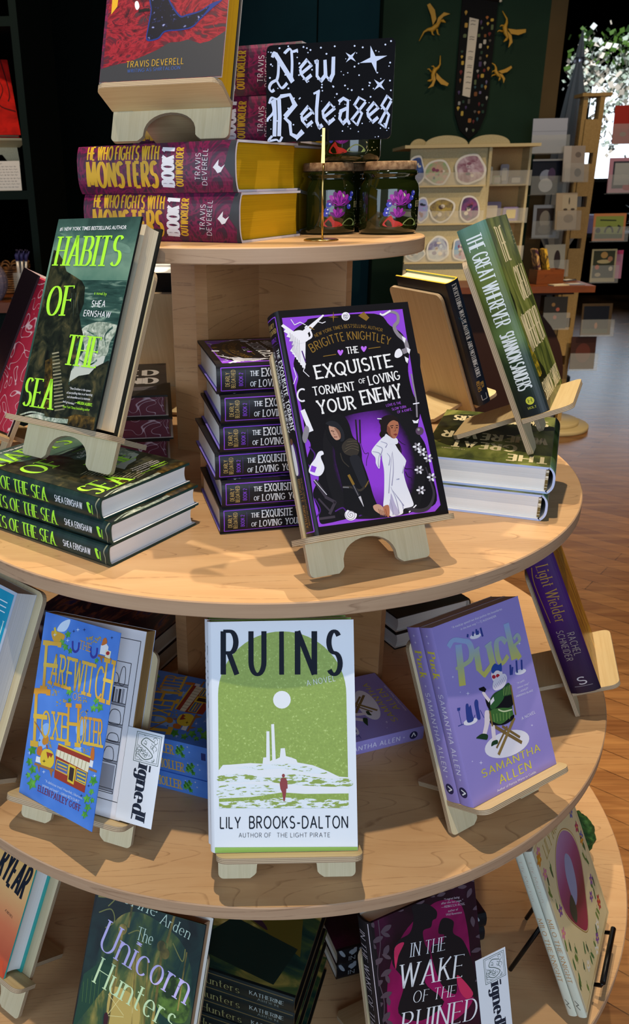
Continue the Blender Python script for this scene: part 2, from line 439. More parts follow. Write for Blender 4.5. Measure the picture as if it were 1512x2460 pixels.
# ---------------------------------------------------------------- books and stands
EPS = .00006
PG_WHITE = pages('page_edges_white', '#e6e5e4', '#d9d7d5'); PG_CREAM = pages('page_edges_cream', '#dbcfb8', '#c8b99c')
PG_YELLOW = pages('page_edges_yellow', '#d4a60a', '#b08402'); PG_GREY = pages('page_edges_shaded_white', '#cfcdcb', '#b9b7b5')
PLY = ply_face('birch_plywood', '#d2c4a2', '#c3b38e'); PLYX = ply_face('birch_plywood_cross', '#dcc596', '#cfb382', 'x')
PE2 = ply_edge('plywood_edge_board', 2); PE1 = ply_edge('plywood_edge_shelf', 1)

def book_meshes(name, w, h, t, hard, front, back, spine, pg, fart=None, sart=None, inner=None, lift=0, edge=None, rounded=None, pgfn=None):
    """w, h, t in metres. Local frame: x across the cover from spine to fore edge, y up the book, z out of the front cover."""
    b = .0028 if hard else .0007
    k = (.0045 if hard else .0012) if rounded is None else rounded
    inner = inner or mat('#e9e6e0', .7)
    x0, x1 = -w/2, w/2
    def xs(z): q = abs(2*z/t-1); return x0 + k*q**3
    n = 14; sp = [(xs(t*i/n), t*i/n) for i in range(n+1)]
    cl, sl = math.cos(lift), math.sin(lift)
    hx = x0+(.008 if not lift else .0012)
    def fz(x, z):                      # the front board turns about its hinge
        if x <= hx: return (x, z)
        dx = x-hx; dz = z-t
        return (hx+dx*cl-dz*sl, t+dx*sl+dz*cl)
    nb = 8
    outer = [(x1 + (hx-x1)*i/nb, 0) for i in range(nb)] + [(hx, 0)] + sp + [(hx, t)] + [fz(hx+(x1-hx)*(i+1)/nb, t) for i in range(nb)]
    inn = [(x1 + (hx-x1)*i/nb, b) for i in range(nb)] + [(hx, b)] + [(x+b, min(max(z, b), t-b)) for x, z in sp] + [(hx, t-b)] + [fz(hx+(x1-hx)*(i+1)/nb, t-b) for i in range(nb)]
    g = Geo(); m = len(outer)
    for i in range(m-1):
        mt = back if i < nb else (spine if i < nb+1+n+1 else front)
        (xa, za), (xb, zb) = outer[i], outer[i+1]; (ia, ja), (ib, jb) = inn[i], inn[i+1]
        sm_ = nb <= i < nb+n+2
        g.face([(xa, 0, za), (xb, 0, zb), (xb, h, zb), (xa, h, za)], mt, False)
        g.face([(ia, 0, ja), (ia, h, ja), (ib, h, jb), (ib, 0, jb)], inner)
        em = edge or mt
        g.face([(xa, 0, za), (ia, 0, ja), (ib, 0, jb), (xb, 0, zb)], em); g.face([(xa, h, za), (xb, h, zb), (ib, h, jb), (ia, h, ja)], em)
    for (xa, za), (ia, ja), mt in ((outer[0], inn[0], back), (outer[-1], inn[-1], front)):
        g.face([(xa, 0, za), (xa, h, za), (ia, h, ja), (ia, 0, ja)], edge or mt)
    W, H, T = w*1000, h*1000, t*1000
    if fart:
        A = Art(g, W, H, None)
        def to3(u, v, L):
            x, z = fz(x0+u/1000, t+EPS*L); return (x, v/1000, z) if x0+u/1000 > hx else (max(x, xs(t)+.0002), v/1000, z)
        A.to3 = to3; fart(A)
    if sart:
        A = Art(g, H, T, lambda p, q, L: (xs(q/1000)-EPS*L, h-p/1000, q/1000)); A.sub = 1.6; sart(A)
    cover = g.mesh(name+'_cover')
    pb = Geo(); ins = .0035 if hard else .0004
    z0, z1 = b+.0002, t-b-.0002; px0 = x0+b+k*.9; px1 = x1-ins; ya, yb = ins, h-ins
    cv = .0025 if hard else .0004
    nn = 8; prof = [(px1 - cv*(1-(2*i/nn-1)**2), z0+(z1-z0)*i/nn) for i in range(nn+1)]
    ol = [(px0, z1), (px0, z0)] + prof
    pf = pgfn or (pg, pg)
    bot = [(x, ya, z) for x, z in ol]; top = [(x, yb, z) for x, z in ol]; q = len(ol)
    pb.face(bot, pf[1]); pb.face(top[::-1], pf[1])
    for i in range(q):
        j = (i+1) % q; pb.face([bot[i], top[i], top[j], bot[j]], pf[0])
    hb = Geo(); hb.box(px0-.001, px0+.0022, h-ins-.0002, h-ins+.0012, z0+.001, z1-.001, HEAD)
    return cover, pb.mesh(name+'_pages'), hb.mesh(name+'_headband') if hard and name.startswith('gw') else None

HEAD = paint('headband_stripes', [(.48, '#d8d2c0'), (.52, '#6a5a30')], 400, .01, 1, 1)
SPEC = {}
def spec(key, kind, *a, **kw): SPEC[key] = (kind, a, kw, {})
GROUPS = {'habits': 'dark green sea hardcovers', 'habits_open': 'dark green sea hardcovers', 'exq': 'black and purple hardcovers', 'exq_front': 'black and purple hardcovers', 'gw': 'olive hardcovers', 'gw_flat': 'olive hardcovers',
    'monst': 'fat maroon hardcovers', 'monst_front': 'fat maroon hardcovers', 'ruins': 'white and green hardcovers', 'fare': 'bright blue paperbacks', 'fare_open': 'bright blue paperbacks', 'puck': 'lilac paperbacks',
    'uni': 'dark green gilded hardcovers', 'uni_flat': 'dark green gilded hardcovers', 'wake': 'black and magenta hardcovers', 'wake_flat': 'black and magenta hardcovers', 'milo': 'cream picture books',
    'dark': 'black hardcovers with swirled page edges', 'red': 'black hardcovers with swirled page edges', 'night': 'dark hardcovers at the back of the third tier', 'plain_black': 'plain black hardcovers'}
def book(key, M, label, group=None):
    group = GROUPS.get(key, group)
    kind, a, kw, cache = SPEC[key]
    if 'root' in cache: return dup(cache['root'], M, label, group)
    c, p, hb = book_meshes(key, *a, **kw)
    r = thing(kind, label, 'book', M, group)
    link('cover', c, r); pb = link('page_block', p, r)
    if hb: link('headband', hb, pb)
    cache['root'] = r; return r

TA = .006
FIT = { # x, y, yaw, lean, c, book w, h, t, dx, board width, board height, lip width, lip depth, base height
'exq':(.1237,-.3846,.3841,.4733,.0423,.1603,.2379,.0284,.0074,.1466,.2481,.1761,.0459,0),
'habits':(-.2318,-.2608,-.5978,.4184,.0446,.1436,.2404,.0379,.0022,.1523,.24,.1744,.035,.0790),
'gw':(.3737,-.1357,1.153,.4201,.0471,.1689,.239,.0345,.0078,.1546,.2508,.1559,.0619,.0685),
'ruins':(.0307,-.4963,.0353,.3918,.0451,.1556,.2437,.0351,-.0051,.1521,.235,.1541,.0566,-.3258),
'fare':(-.2205,-.4308,-.3543,.4354,.0362,.1384,.2174,.0228,-.0008,.1517,.23,.1589,.0393,-.3258),
'puck':(.291,-.3911,.5762,.4243,.0422,.142,.2088,.042,-.0029,.1536,.235,.1482,.06,-.3258),
'light':(.4798,-.1304,1.2808,.4162,.045,.1562,.235,.04,-.0069,.1492,.23,.1574,.0652,-.3258),
'blue':(-.3974,-.3678,-.6983,.4661,.0392,.1523,.2443,.0296,-.0147,.1498,.2893,.165,.05,-.3258),
'ryear':(-.3839,-.3926,-.6101,.5192,.0574,.1516,.233,.0337,-.0189,.1441,.235,.1713,.035,-.6463),
'unicorn':(-.1669,-.587,-.3166,.55,.0426,.1455,.2306,.0316,0,.148,.235,.165,.05,-.6463),
'wake':(.2077,-.5223,.4691,.2729,.043,.1497,.231,.0268,0,.148,.225,.165,.05,-.6463),
'milo':(.4559,-.348,1.0584,.3945,.0191,.1928,.25,.022,0,.148,.2,.165,.05,-.6463),
'red':(-.4179,.0429,-1.1745,.4683,.0446,.1537,.2361,.0369,-.0072,.1489,.235,.165,.05,0),
'monst':(-.1073,-.0871,-.239,.4102,.0433,.1553,.233,.0554,.0011,.1525,.235,.1544,.056,.3238+.1149),
'back':(-.165,.355,2.95,.42,.042,.152,.232,.03,0,.150,.238,.165,.05,0),
'ebw':(.352,.2642,1.968,.402,.0348,.156,.2227,.0178,-.0205,.1538,.2392,.165,.05,0),
}
def stand_frame(k):
    x, y, yaw, L, c = FIT[k][:5]; zb = FIT[k][13]
    n = Vector((math.sin(yaw), -math.cos(yaw), 0)); X = Vector((math.cos(yaw), math.sin(yaw), 0)); z = Vector((0, 0, 1))
    d = math.cos(L)*z - math.sin(L)*n; Nn = math.cos(L)*n + math.sin(L)*z
    return frame((x, y, Z0+zb+.0009+TA*math.sin(L)), X, d, Nn)
def make_stand(k, label, arch=True):
    x, y, yaw, L, c, w, h, t, dx, WA, HA, WB, D, zb = FIT[k]
    M = stand_frame(k); r = thing('book_stand', label, 'book stand', M, 'plywood book stands')
    a = WA/2; fw = WA*.27
    ol = [(-a+.006, 0), (-a+fw-.006, 0)]
    ar = [(-a+fw-.001, .0035)]
    R_ = a-fw; top = .034
    for i in range(15):
        q = PI - PI*i/14; s_ = math.sin(q)
        ar.append((math.cos(q)*(R_*.97), .006+(top-.006)*s_**.8))
    ol += ar + [(a-fw+.001, .0035), (a-fw+.006, 0), (a-.006, 0)]
    for cx, cy, a0 in ((a-.006, .006, 270), (a-.012, HA-.012, 0), (-a+.012, HA-.012, 90), (-a+.006, .006, 180)):
        rr = .006 if cy < .01 else .012
        ol += [(cx+rr*math.cos(math.radians(a0+90*i/5)), cy+rr*math.sin(math.radians(a0+90*i/5))) for i in range(1 if cy < .01 and a0 == 270 else 0, 6)]
    g = Geo(); g.prism(ol, -TA, 0, lambda u, v, w_: (u, v, w_), PLY, PE2); g.obj('back_board', r)
    tl = (c-TA)/math.tan(L) + .002 + TA*math.tan(L)*.0; tw = .05; b = WB/2
    o2 = []
    for cx, cz, a0, rr in ((b-.012, D-.012, 0, .012), (-b+.012, D-.012, 90, .012)):
        o2 += [(cx+rr*math.cos(math.radians(a0+90*i/6)), cz+rr*math.sin(math.radians(a0+90*i/6))) for i in range(7)]
    o2 += [(-b, .001), (-tw, .001), (-tw, -tl+.006), (-tw+.006, -tl), (tw-.006, -tl), (tw, -tl+.006), (tw, .001), (b, .001)]
    g = Geo(); g.prism(o2, c-TA, c, lambda u, v, w_: (u, w_, v), PLYX, PE1); g.obj('shelf_board', r)
    return r
def on_stand(k, key, label, z=0, dx=0, group=None, dy=0):
    f = FIT[k]
    M = stand_frame(k) @ Matrix.Translation((f[8]+dx, f[4]+.0004+dy, z+.0003))
    return book(key, M, label, group)
def lying(x, y, yaw, z, w, h, mode='spine'):
    """frame of a book lying face up; (x, y) is the near left corner of its footprint seen from the front"""
    l = Vector((math.cos(yaw), math.sin(yaw), 0)); d = Vector((-math.sin(yaw), math.cos(yaw), 0)); o = Vector((x, y, Z0+z+.0002))
    if mode == 'spine':       # spine to the front, head at the left
        return frame(o + l*h + d*(w/2), d, -l, (0, 0, 1))
    if mode == 'head':        # head to the front, spine at the right
        return frame(o + d*h + l*(w/2), -l, -d, (0, 0, 1))
    if mode == 'tail':        # tail to the front, spine at the left
        return frame(o + l*(w/2), l, d, (0, 0, 1))
    return frame(o + d*(w/2), -d, l, (0, 0, 1))   # fore edge to the front
# ---------------------------------------------------------------- printed covers
WHITE = mat('#e6e8ee', .45); INK = mat('#15151b', .42); GOLD = mat('#a8833f', .35, .5); BLK = mat('#101014', .4)
GREENT = mat('#a9ee3c', .45); PURP = mat('#8a45d6', .42); PURPD = mat('#4a2478', .42); GREYP = mat('#8d8890', .45)
YEL = mat('#d8b93a', .4); TEAL = mat('#1c8fb4', .4)

# -- green rocky sea picture
HSKY = vgrad('cover_sea_sky', [(0, '#20302b'), (.5, '#35564d'), (.66, '#4c7466'), (.8, '#70907e'), (.9, '#42625a'), (1, '#2c433f')], .24, 22, .3, .34)
ROCK = paint('cover_rock', [(.3, '#080b09'), (.46, '#1a2017'), (.6, '#3a3a26'), (.75, '#6a5c38')], 62, 1, .8, 7, .8)
SEA = paint('cover_sea', [(.3, '#17302d'), (.55, '#2f4f48'), (.7, '#7f9a8c')], 90, .35, 2.2, 5, .4)
FOAM = paint('cover_foam', [(.3, '#566a5e'), (.5, '#98a596'), (.7, '#d3d8cc')], 120, 1, 1, 7, 1.2)
CLOUD = paint('cover_cloud', [(.3, '#48695c'), (.55, '#67887a'), (.75, '#8ba596')], 24, .7, 1.6, 4, .5)
SCRUB = paint('cover_scrub', [(.35, '#17140a'), (.55, '#4d3c18'), (.72, '#8a6a2c')], 120, 1, 1, 4)
HSPINE = paint('cover_sea_spine', [(.3, '#10211f'), (.6, '#1d3330'), (.8, '#3c4a40')], 20, 1, 3, 5)
def habits_front(A):
    A.quad([(127, 532), (341, 531), (226, 1048), (25, 1001)], (0, 500), .3307)
    A.poly([(345, 210), (420, 200), (520, 240), (640, 235), (760, 255), (920, 300), (945, 360), (840, 350), (700, 370), (560, 330), (430, 330), (340, 300)], CLOUD, 1, True)
    A.poly([(520, 545), (935, 562), (700, 1600), (300, 1500), (560, 900)], SEA, 2)
    A.poly([(570, 920), (690, 860), (830, 880), (862, 920), (800, 1010), (770, 1110), (640, 1250), (480, 1290), (520, 1180), (600, 1050)], FOAM, 3, True)
    A.poly([(470, 1260), (540, 1180), (640, 1160), (760, 1110), (700, 1240), (560, 1290)], mat('#b9bfb8', .5), 4, True)
    A.poly([(332, 320), (380, 330), (430, 400), (455, 480), (520, 520), (575, 555), (600, 600), (592, 720), (560, 800), (572, 880), (590, 950), (530, 1020), (545, 1090), (505, 1190), (480, 1310), (600, 1330), (590, 1660), (75, 1600), (70, 1500)], ROCK, 5)
    A.poly([(490, 1290), (560, 1250), (640, 1240), (690, 1190), (790, 1145), (812, 1160), (690, 1670), (480, 1640)], ROCK, 5)
    A.poly([(300, 1130), (350, 1110), (360, 1300), (350, 1480), (290, 1480)], SCRUB, 6)
    A.poly([(440, 1560), (540, 1530), (690, 1560), (690, 1665), (480, 1640)], SCRUB, 6)
    for i in range(17):
        y = 1075+i*26; x = 352+i*1.5; w = 52+i*1.6
        A.poly([(x, y), (x+w, y-8), (x+w+2, y+2), (x+2, y+11)], mat('#77745a' if i % 3 else '#98937a', .5), 6)
    for i, (x, y) in enumerate(((500, 640), (515, 690), (530, 640), (545, 660))): A.stroke([(x, y), (x-4, y+110+20*(i % 2))], 2.5, mat('#55635a', .5), layer=6, taper=(1, .3))
    A.stroke([(620, 920), (700, 980), (690, 1090)], 22, SEA, layer=4, sm=True, taper=(.2, 1)); A.stroke([(820, 900), (760, 960), (770, 1050)], 16, SEA, layer=4, sm=True, taper=(1, .2)); A.stroke([(560, 1130), (640, 1170), (700, 1140)], 14, SEA, layer=4, sm=True, taper=(.3, 1))
    A.stroke([(100, 1560), (220, 1530), (330, 1560), (480, 1580)], 26, FOAM, layer=6, sm=True)
    A.stroke([(110, 1520), (200, 1500), (300, 1525)], 10, FOAM, layer=7, sm=True)
    A.text('#1 NEW YORK TIMES BESTSELLING AUTHOR', (400, 183), (915, 185), (400, 157), WHITE, 'b', 8, bold=.01)
    A.text('HABITS', (358, 432), (868, 452), (404, 230), GREENT, 'serif', 8, wt=1.2)
    A.text('OF', (292, 796), (492, 803), (335, 590), GREENT, 'serif', 8, wt=1.2)
    A.text('THE', (440, 1158), (700, 1197), (470, 946), GREENT, 'serif', 8, wt=1.2)
    A.text('SEA', (122, 1446), (356, 1487), (160, 1248), GREENT, 'serif', 8, wt=1.2)
    A.text('a novel by', (672, 657), (768, 668), (676, 634), GREENT, 'b', 8)
    A.text('SHEA', (650, 748), (757, 752), (655, 702), WHITE, 'sans', 8)
    A.text('ERNSHAW', (590, 812), (798, 832), (597, 770), WHITE, 'sans', 8)
    for i, t in enumerate(('“Shea Ernshaw is the queen', 'of storytelling that is as haunting', 'and dreamlike as it is intimate', 'and grounded.”')):
        x = (490, 468, 472, 440)[i]; A.text(t, (x, 1345+i*31), ((655, 668, 650, 535)[i], 1371+i*31), (x+3, 1328+i*31), WHITE, 'b', 8)
    A.text('—MELISSA ALBERT,', (536, 1452), (667, 1478), (540, 1432), GREENT, 'b', 8, bold=.02)
    A.text('New York Times bestselling author', (440, 1478), (648, 1512), (444, 1460), GREENT, 'b', 8)
def habits_spine(A):
    A.text('HABITS OF THE SEA', (12, 5), (150, 5), (12, 21), GREENT, 'serif', 1, wt=1.2)
    A.text('SHEA ERNSHAW', (163, 9), (208, 9), (163, 16.5), WHITE, 'sans', 1)
    A.stroke([(216, 19), (219, 8), (221, 8)], 3, GREENT, 1.2, 1); A.stroke([(221, 8), (217, 19), (220, 17)], 1.2, GREENT, layer=1); A.stroke([(223, 17), (223, 6)], 1, GREENT, layer=1)
    A.stroke([(228, 1), (231, 10), (229, 18), (232, 26)], 2, mat('#8b8b70', .5), layer=1, sm=True, taper=(.3, 1))
H_ED = mat('#1e3a35', .4)
spec('habits', 'hardcover_book', .152, .235, .026, True, HSKY, mat('#1c2e2a', .4), HSPINE, PG_WHITE, habits_front, habits_spine, edge=H_ED, inner=WHITE)
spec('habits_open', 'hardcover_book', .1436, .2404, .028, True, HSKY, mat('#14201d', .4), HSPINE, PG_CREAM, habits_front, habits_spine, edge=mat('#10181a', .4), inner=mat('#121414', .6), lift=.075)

# -- black and purple fantasy romance
EBASE = mat('#17161b', .36); k = N('cover_purple_glow', .42)
d_ = k.n('VectorMath', {'operation': 'LENGTH'}, _0=k.map((20, 15.5, 0), (0, 0, 0), (-.06, -1.06, 0))).outputs[1]
PGLOW = k.out(k.ramp(k.math('ADD', d_, k.math('MULTIPLY', k.noise(k.map(), 300, 3), .06)), [(.45, '#8a3ad0'), (.7, '#6a2aa4'), (.95, '#2a143c'), (1.0, '#17161b')]))
def exq_front(A):
    A.quad([(658, 751), (979, 728), (1078, 1237), (757, 1291)], (450, 700), .4431)
    P = PURP
    A.poly([(512, 152), (1165, 103), (1215, 420), (1240, 600), (1300, 800), (1372, 1165), (1342, 1200), (712, 1284), (690, 1180), (660, 960), (595, 600), (535, 300)], P, 1)
    A.poly([(690, 152), (1010, 128), (1095, 190), (1165, 240), (1200, 330), (1196, 440), (1222, 560), (1262, 640), (1250, 760), (1290, 840), (1315, 960), (1352, 1140), (1270, 1190), (1150, 1212), (900, 1235), (770, 1262), (720, 1262), (708, 1190), (680, 1100), (712, 1010), (650, 930), (668, 840), (640, 780), (618, 640), (590, 540), (600, 470), (575, 400), (600, 300), (570, 230), (640, 175)], EBASE, 2, True)
    A.poly([(745, 760), (840, 690), (1000, 655), (1160, 650), (1240, 720), (1285, 930), (1275, 1100), (1200, 1210), (870, 1235), (780, 1110), (740, 930)], PGLOW, 3, True)
    A.quad([(658, 751), (979, 728), (1078, 1237), (757, 1291)], (750, 980), .3721)
    # hooded figure in black
    ck = mat('#131318', .45); ck2 = mat('#24252c', .4); lth = mat('#37322e', .4); sk = mat('#b98f7c', .5); sk2 = mat('#8a6252', .5)
    for x0, x1 in ((279, 292), (305, 309)): A.stroke([(x0, 84), (x1, 238)], 11, mat('#221c28', .5), layer=4)
    A.stroke([(305, 220), (335, 300), (362, 300), (350, 345), (348, 382)], 4, mat('#3a2248', .5), layer=4, sm=True)
    A.poly([(82, 105), (105, 70), (160, 48), (205, 62), (236, 112), (255, 178), (270, 205), (305, 240), (318, 300), (322, 350), (350, 430), (372, 500), (392, 570), (420, 640), (440, 700), (405, 716), (320, 700), (240, 672), (205, 640), (200, 560), (176, 450), (150, 350), (143, 280), (122, 240), (96, 200), (84, 140)], ck, 5, True)
    A.poly([(106, 124), (132, 128), (160, 144), (178, 170), (182, 200), (168, 214), (148, 214), (126, 190), (112, 160)], sk, 6, True)
    A.poly([(140, 138), (168, 150), (182, 180), (178, 208), (160, 170)], sk2, 7, True)
    A.poly([(84, 108), (120, 92), (165, 108), (200, 160), (205, 215), (180, 225), (186, 180), (160, 140), (110, 124)], ck2, 8, True)
    A.stroke([(118, 156), (140, 160)], 4, mat('#4a3028', .5), layer=8); A.stroke([(138, 196), (160, 196)], 4, mat('#7a4038', .5), layer=8); A.stroke([(128, 150), (136, 178), (146, 180)], 2.5, sk2, layer=8)
    A.poly([(190, 250), (235, 205), (280, 218), (300, 260), (292, 310), (250, 318), (205, 300)], lth, 6, True)
    for i in range(4): A.stroke([(205+i*6, 295-i*22), (250+i*6, 270-i*16), (300-i*4, 285-i*20)], 3, mat('#5e5446', .4), layer=8, sm=True)
    A.poly([(240, 330), (300, 320), (335, 420), (355, 500), (320, 520), (280, 440)], ck2, 6, True)
    A.stroke([(180, 300), (196, 350), (236, 390)], 7, lth, layer=7, sm=True); A.stroke([(195, 520), (250, 520), (310, 540), (360, 490)], 14, lth, layer=7, sm=True); A.stroke([(340, 520), (362, 478)], 5, GOLD, layer=8)
    A.stroke([(232, 440), (266, 505)], 17, GOLD, layer=8); A.stroke([(262, 510), (300, 575)], 22, ck2, layer=9); A.stroke([(262, 505), (296, 575)], 5, mat('#6f6c74', .4), layer=10); A.stroke([(303, 580), (330, 645)], 18, mat('#bdbcc8', .3), layer=9, taper=(1, .15))
    A.stroke([(196, 520), (235, 522)], 8, mat('#6a6a72', .4), layer=8)
    A.poly([(392, 640), (425, 630), (455, 650), (470, 690), (452, 700), (430, 690), (400, 668)], sk, 7, True)
    for i in range(4): A.stroke([(425+i*11, 660+i*4), (440+i*11, 700+i*3)], 5, sk2, layer=8)
    # figure in white
    hr = mat('#1c1417', .5); hw = mat('#d9dbea', .5); hs = mat('#8f8cae', .5); fs = mat('#a5694f', .5); fs2 = mat('#7c4636', .5)
    A.poly([(430, 92), (462, 62), (505, 54), (545, 70), (556, 96), (540, 120), (530, 200), (560, 240), (575, 300), (600, 370), (560, 330), (520, 230), (480, 190), (450, 205), (432, 180), (444, 150), (438, 118)], hr, 4, True)
    for q in ([(545, 206), (575, 235), (600, 246)], [(560, 240), (575, 280), (572, 300)], [(590, 372), (600, 400), (640, 402), (655, 420)], [(600, 420), (615, 450), (640, 462), (638, 476)]): A.stroke(q, 6, hr, layer=5, sm=True, taper=(1, .3))
    A.poly([(472, 176), (505, 196), (545, 206), (548, 240), (500, 240), (468, 200)], hw, 6, True)
    A.poly([(478, 120), (505, 92), (542, 88), (556, 116), (556, 150), (548, 185), (530, 206), (505, 198), (486, 170), (472, 146)], fs, 7, True)
    A.poly([(478, 124), (500, 140), (505, 180), (520, 203), (498, 190), (480, 160)], fs2, 8, True)
    A.poly([(440, 150), (446, 100), (490, 64), (540, 70), (556, 100), (525, 88), (500, 98), (482, 124), (478, 160), (460, 190)], hr, 8, True)
    A.stroke([(500, 126), (522, 122)], 4, hr, layer=9); A.stroke([(536, 122), (552, 122)], 4, hr, layer=9); A.dot((512, 136), 5, mat('#2a1712', .5), 9, 3.5); A.dot((544, 136), 5, mat('#2a1712', .5), 9, 3.5); A.stroke([(532, 132), (536, 156), (524, 158)], 3, fs2, layer=9); A.poly([(520, 180), (536, 174), (548, 178), (538, 188)], mat('#7c2c30', .5), 9)
    A.stroke([(418, 78), (445, 80)], 6, hw, layer=9)
    A.poly([(380, 290), (420, 232), (468, 190), (500, 208), (520, 232), (470, 262), (440, 330), (432, 400), (410, 370), (405, 330)], hw, 7, True)
    A.poly([(470, 232), (520, 230), (555, 280), (600, 340), (602, 365), (588, 420), (606, 500), (640, 590), (650, 640), (590, 660), (582, 690), (540, 706), (500, 705), (470, 640), (486, 560), (480, 400), (460, 300)], hw, 6, True)
    A.poly([(455, 260), (490, 240), (512, 290), (516, 400), (508, 520), (495, 632), (458, 650), (462, 560), (462, 420), (448, 330)], hw, 8, True)
    for q in ([(386, 290), (430, 300), (440, 330)], [(410, 250), (450, 270), (440, 310)], [(440, 225), (480, 240), (470, 265)], [(515, 290), (522, 400), (512, 510)], [(512, 300), (500, 440), (492, 560)], [(505, 520), (540, 600), (560, 690)], [(515, 540), (575, 620), (585, 660)], [(498, 600), (515, 650), (520, 700)], [(530, 560), (590, 640)], [(430, 310), (424, 360), (428, 392)], [(480, 300), (500, 330), (492, 380)], [(540, 470), (560, 466)], [(590, 380), (580, 430)]): A.stroke(q, 6, hs, layer=9, sm=True, taper=(.3, 1))
    A.poly([(495, 640), (505, 560), (530, 620), (560, 690), (530, 700)], mat('#a9a4c6', .5), 7, True)
    A.poly([(458, 645), (490, 636), (498, 680), (492, 714), (474, 700), (460, 670)], fs, 9, True); A.stroke([(470, 660), (482, 705)], 4, fs2, layer=10)
    A.quad([(658, 751), (979, 728), (1078, 1237), (757, 1291)], (450, 700), .4431)
    # border ornaments
    sw = mat('#e3e4f2', .5)
    for i in range(9): A.poly([(612, 250), (518+i*13, 185+i*29-(i*i)*1.2), (506+i*15, 196+i*31-(i*i)*1.2), (600+i*3, 268+i*4)], sw, 3)
    for i in range(7): A.poly([(600, 262), (556+i*11, 330+i*15), (572+i*11, 342+i*14), (640, 282)], sw, 3)
    for i in range(7): A.poly([(600, 240), (650+i*14, 205-i*12), (662+i*13, 210-i*12), (640, 248)], sw, 3)
    A.poly([(560, 240), (605, 218), (652, 238), (650, 276), (595, 288)], sw, 4, True)
    A.stroke([(650, 268), (672, 250), (660, 215), (640, 205), (650, 196)], 11, sw, layer=4, sm=True); A.stroke([(660, 202), (688, 216)], 9, GOLD, layer=5, taper=(1, .2))
    for i in range(6): A.stroke([(555+i*10, 232+i*8), (570+i*8, 330+i*12)], 2, GREYP, layer=5)
    for q in ([(600, 360), (640, 400), (628, 440), (660, 470)], [(575, 420), (590, 470), (575, 510)], [(560, 160), (580, 190), (610, 175), (640, 190)], [(700, 170), (730, 180), (748, 172)]): A.stroke(q, 4, sw, layer=4)
    fr = mat('#85808c', .5)
    A.stroke([(1058, 140), (1095, 118), (1135, 130), (1140, 170), (1120, 200), (1140, 240), (1178, 275), (1190, 320), (1165, 335)], 24, fr, layer=4, sm=True, taper=(.5, 1.1))
    A.poly([(1128, 330), (1150, 318), (1165, 350), (1140, 368), (1122, 360)], sw, 5, True); A.stroke([(1100, 112), (1060, 135), (1042, 128)], 9, sw, layer=5, sm=True)
    for c in ((1175, 270), (1200, 330), (1190, 380)): A.poly([(c[0]-14, c[1]-20), (c[0]+8, c[1]-8), (c[0]+2, c[1]+18), (c[0]-8, c[1]+6)], sw, 5)
    A.dot((857, 143), 23, sw, 4)
    for r in (16, 10, 5): A.stroke(ell(857, 143, r, r*.8, 0, 300, 12, 40*r), 2.5, fr, layer=5)
    A.star((790, 147), 30, GOLD, 4, .15); A.poly([(925, 140), (955, 118), (985, 150), (968, 168)], GOLD, 4)
    A.stroke(ell(622, 570, 26, 33, 60, 300, 14), 9, sw, layer=4)
    A.poly([(612, 655), (635, 645), (683, 762), (658, 772)], sw, 4); A.poly([(640, 735), (660, 760), (640, 830), (622, 800)], fr, 4, True)
    A.poly([(708, 880), (730, 872), (738, 890), (722, 905), (742, 965), (715, 1008), (660, 990), (666, 950), (690, 915)], sw, 4, True); A.poly([(672, 950), (700, 960), (690, 990), (664, 982)], PURP, 5); A.poly([(705, 935), (728, 930), (722, 975), (700, 978)], WHITE, 5)
    ms = mat('#3d3742', .4)
    A.stroke([(690, 1030), (750, 1115)], 22, ms, layer=4); A.stroke([(745, 1120), (800, 1150), (770, 1215)], 16, ms, layer=4); A.stroke([(715, 1240), (800, 1228)], 13, ms, layer=4); A.stroke([(686, 1030), (755, 1110)], 3, sw, layer=5); A.stroke([(710, 1130), (770, 1195)], 10, ms, layer=4)
    A.dot((885, 1218), 33, sw, 4, 31)
    A.stroke([(885+q*math.cos(q*.55), 1218+q*math.sin(q*.55)) for q in range(2, 30, 1)], 3, fr, layer=5)
    A.stroke([(1213, 455), (1240, 600), (1244, 690)], 9, fr, layer=4); A.stroke([(1222, 618), (1256, 612)], 6, sw, layer=5); A.poly([(1218, 705), (1238, 710), (1254, 698), (1248, 722), (1226, 722)], sw, 5)
    A.dot((1258, 764), 22, mat('#5a4660', .3), 4); A.dot((1252, 757), 7, GREYP, 5)
    A.stroke([(1160, 1158), (1235, 1195), (1305, 1180), (1335, 1110), (1318, 1040), (1290, 960)], 24, mat('#34303a', .5), layer=5, sm=True, taper=(1, .3))
    for c in ((1272, 878), (1305, 912), (1255, 975), (1322, 1015), (1265, 1085), (1245, 850)):
        for k in range(6):
            a = k*1.05; A.dot((c[0]+15*math.cos(a), c[1]+15*math.sin(a)), 10, sw if k % 2 else fr, 6, 6, math.degrees(a))
    A.stroke([(1200, 1205), (1240, 1165)], 6, sw, layer=5)
    for q in ([(690, 1130), (720, 1190), (700, 1230)], [(660, 850), (690, 890), (680, 930)], [(930, 1225), (970, 1210), (1000, 1222)], [(800, 1200), (840, 1180), (860, 1200)], [(620, 330), (640, 390)]): A.stroke(q, 7, PURPD, layer=4, sm=True)
    # lettering
    A.text('NEW YORK TIMES BESTSELLING AUTHOR', (694, 258), (1056, 228), (690, 240), GOLD, 'sans', 5, mid=(860, 168))
    A.text('BRIGITTE KNIGHTLEY', (676, 340), (1097, 300), (664, 296), GOLD, 'sans', 5, mid=(880, 220))
    A.text('THE', (864, 345), (928, 338), (862, 312), WHITE, 'deco', 5)
    for x, y in ((828, 340), (955, 320)): A.poly([(x, y+16), (x-15, y-4), (x-12, y-15), (x-3, y-13), (x+1, y-6), (x+5, y-14), (x+14, y-14), (x+14, y-3)], mat('#b56af0', .5), 5, True)
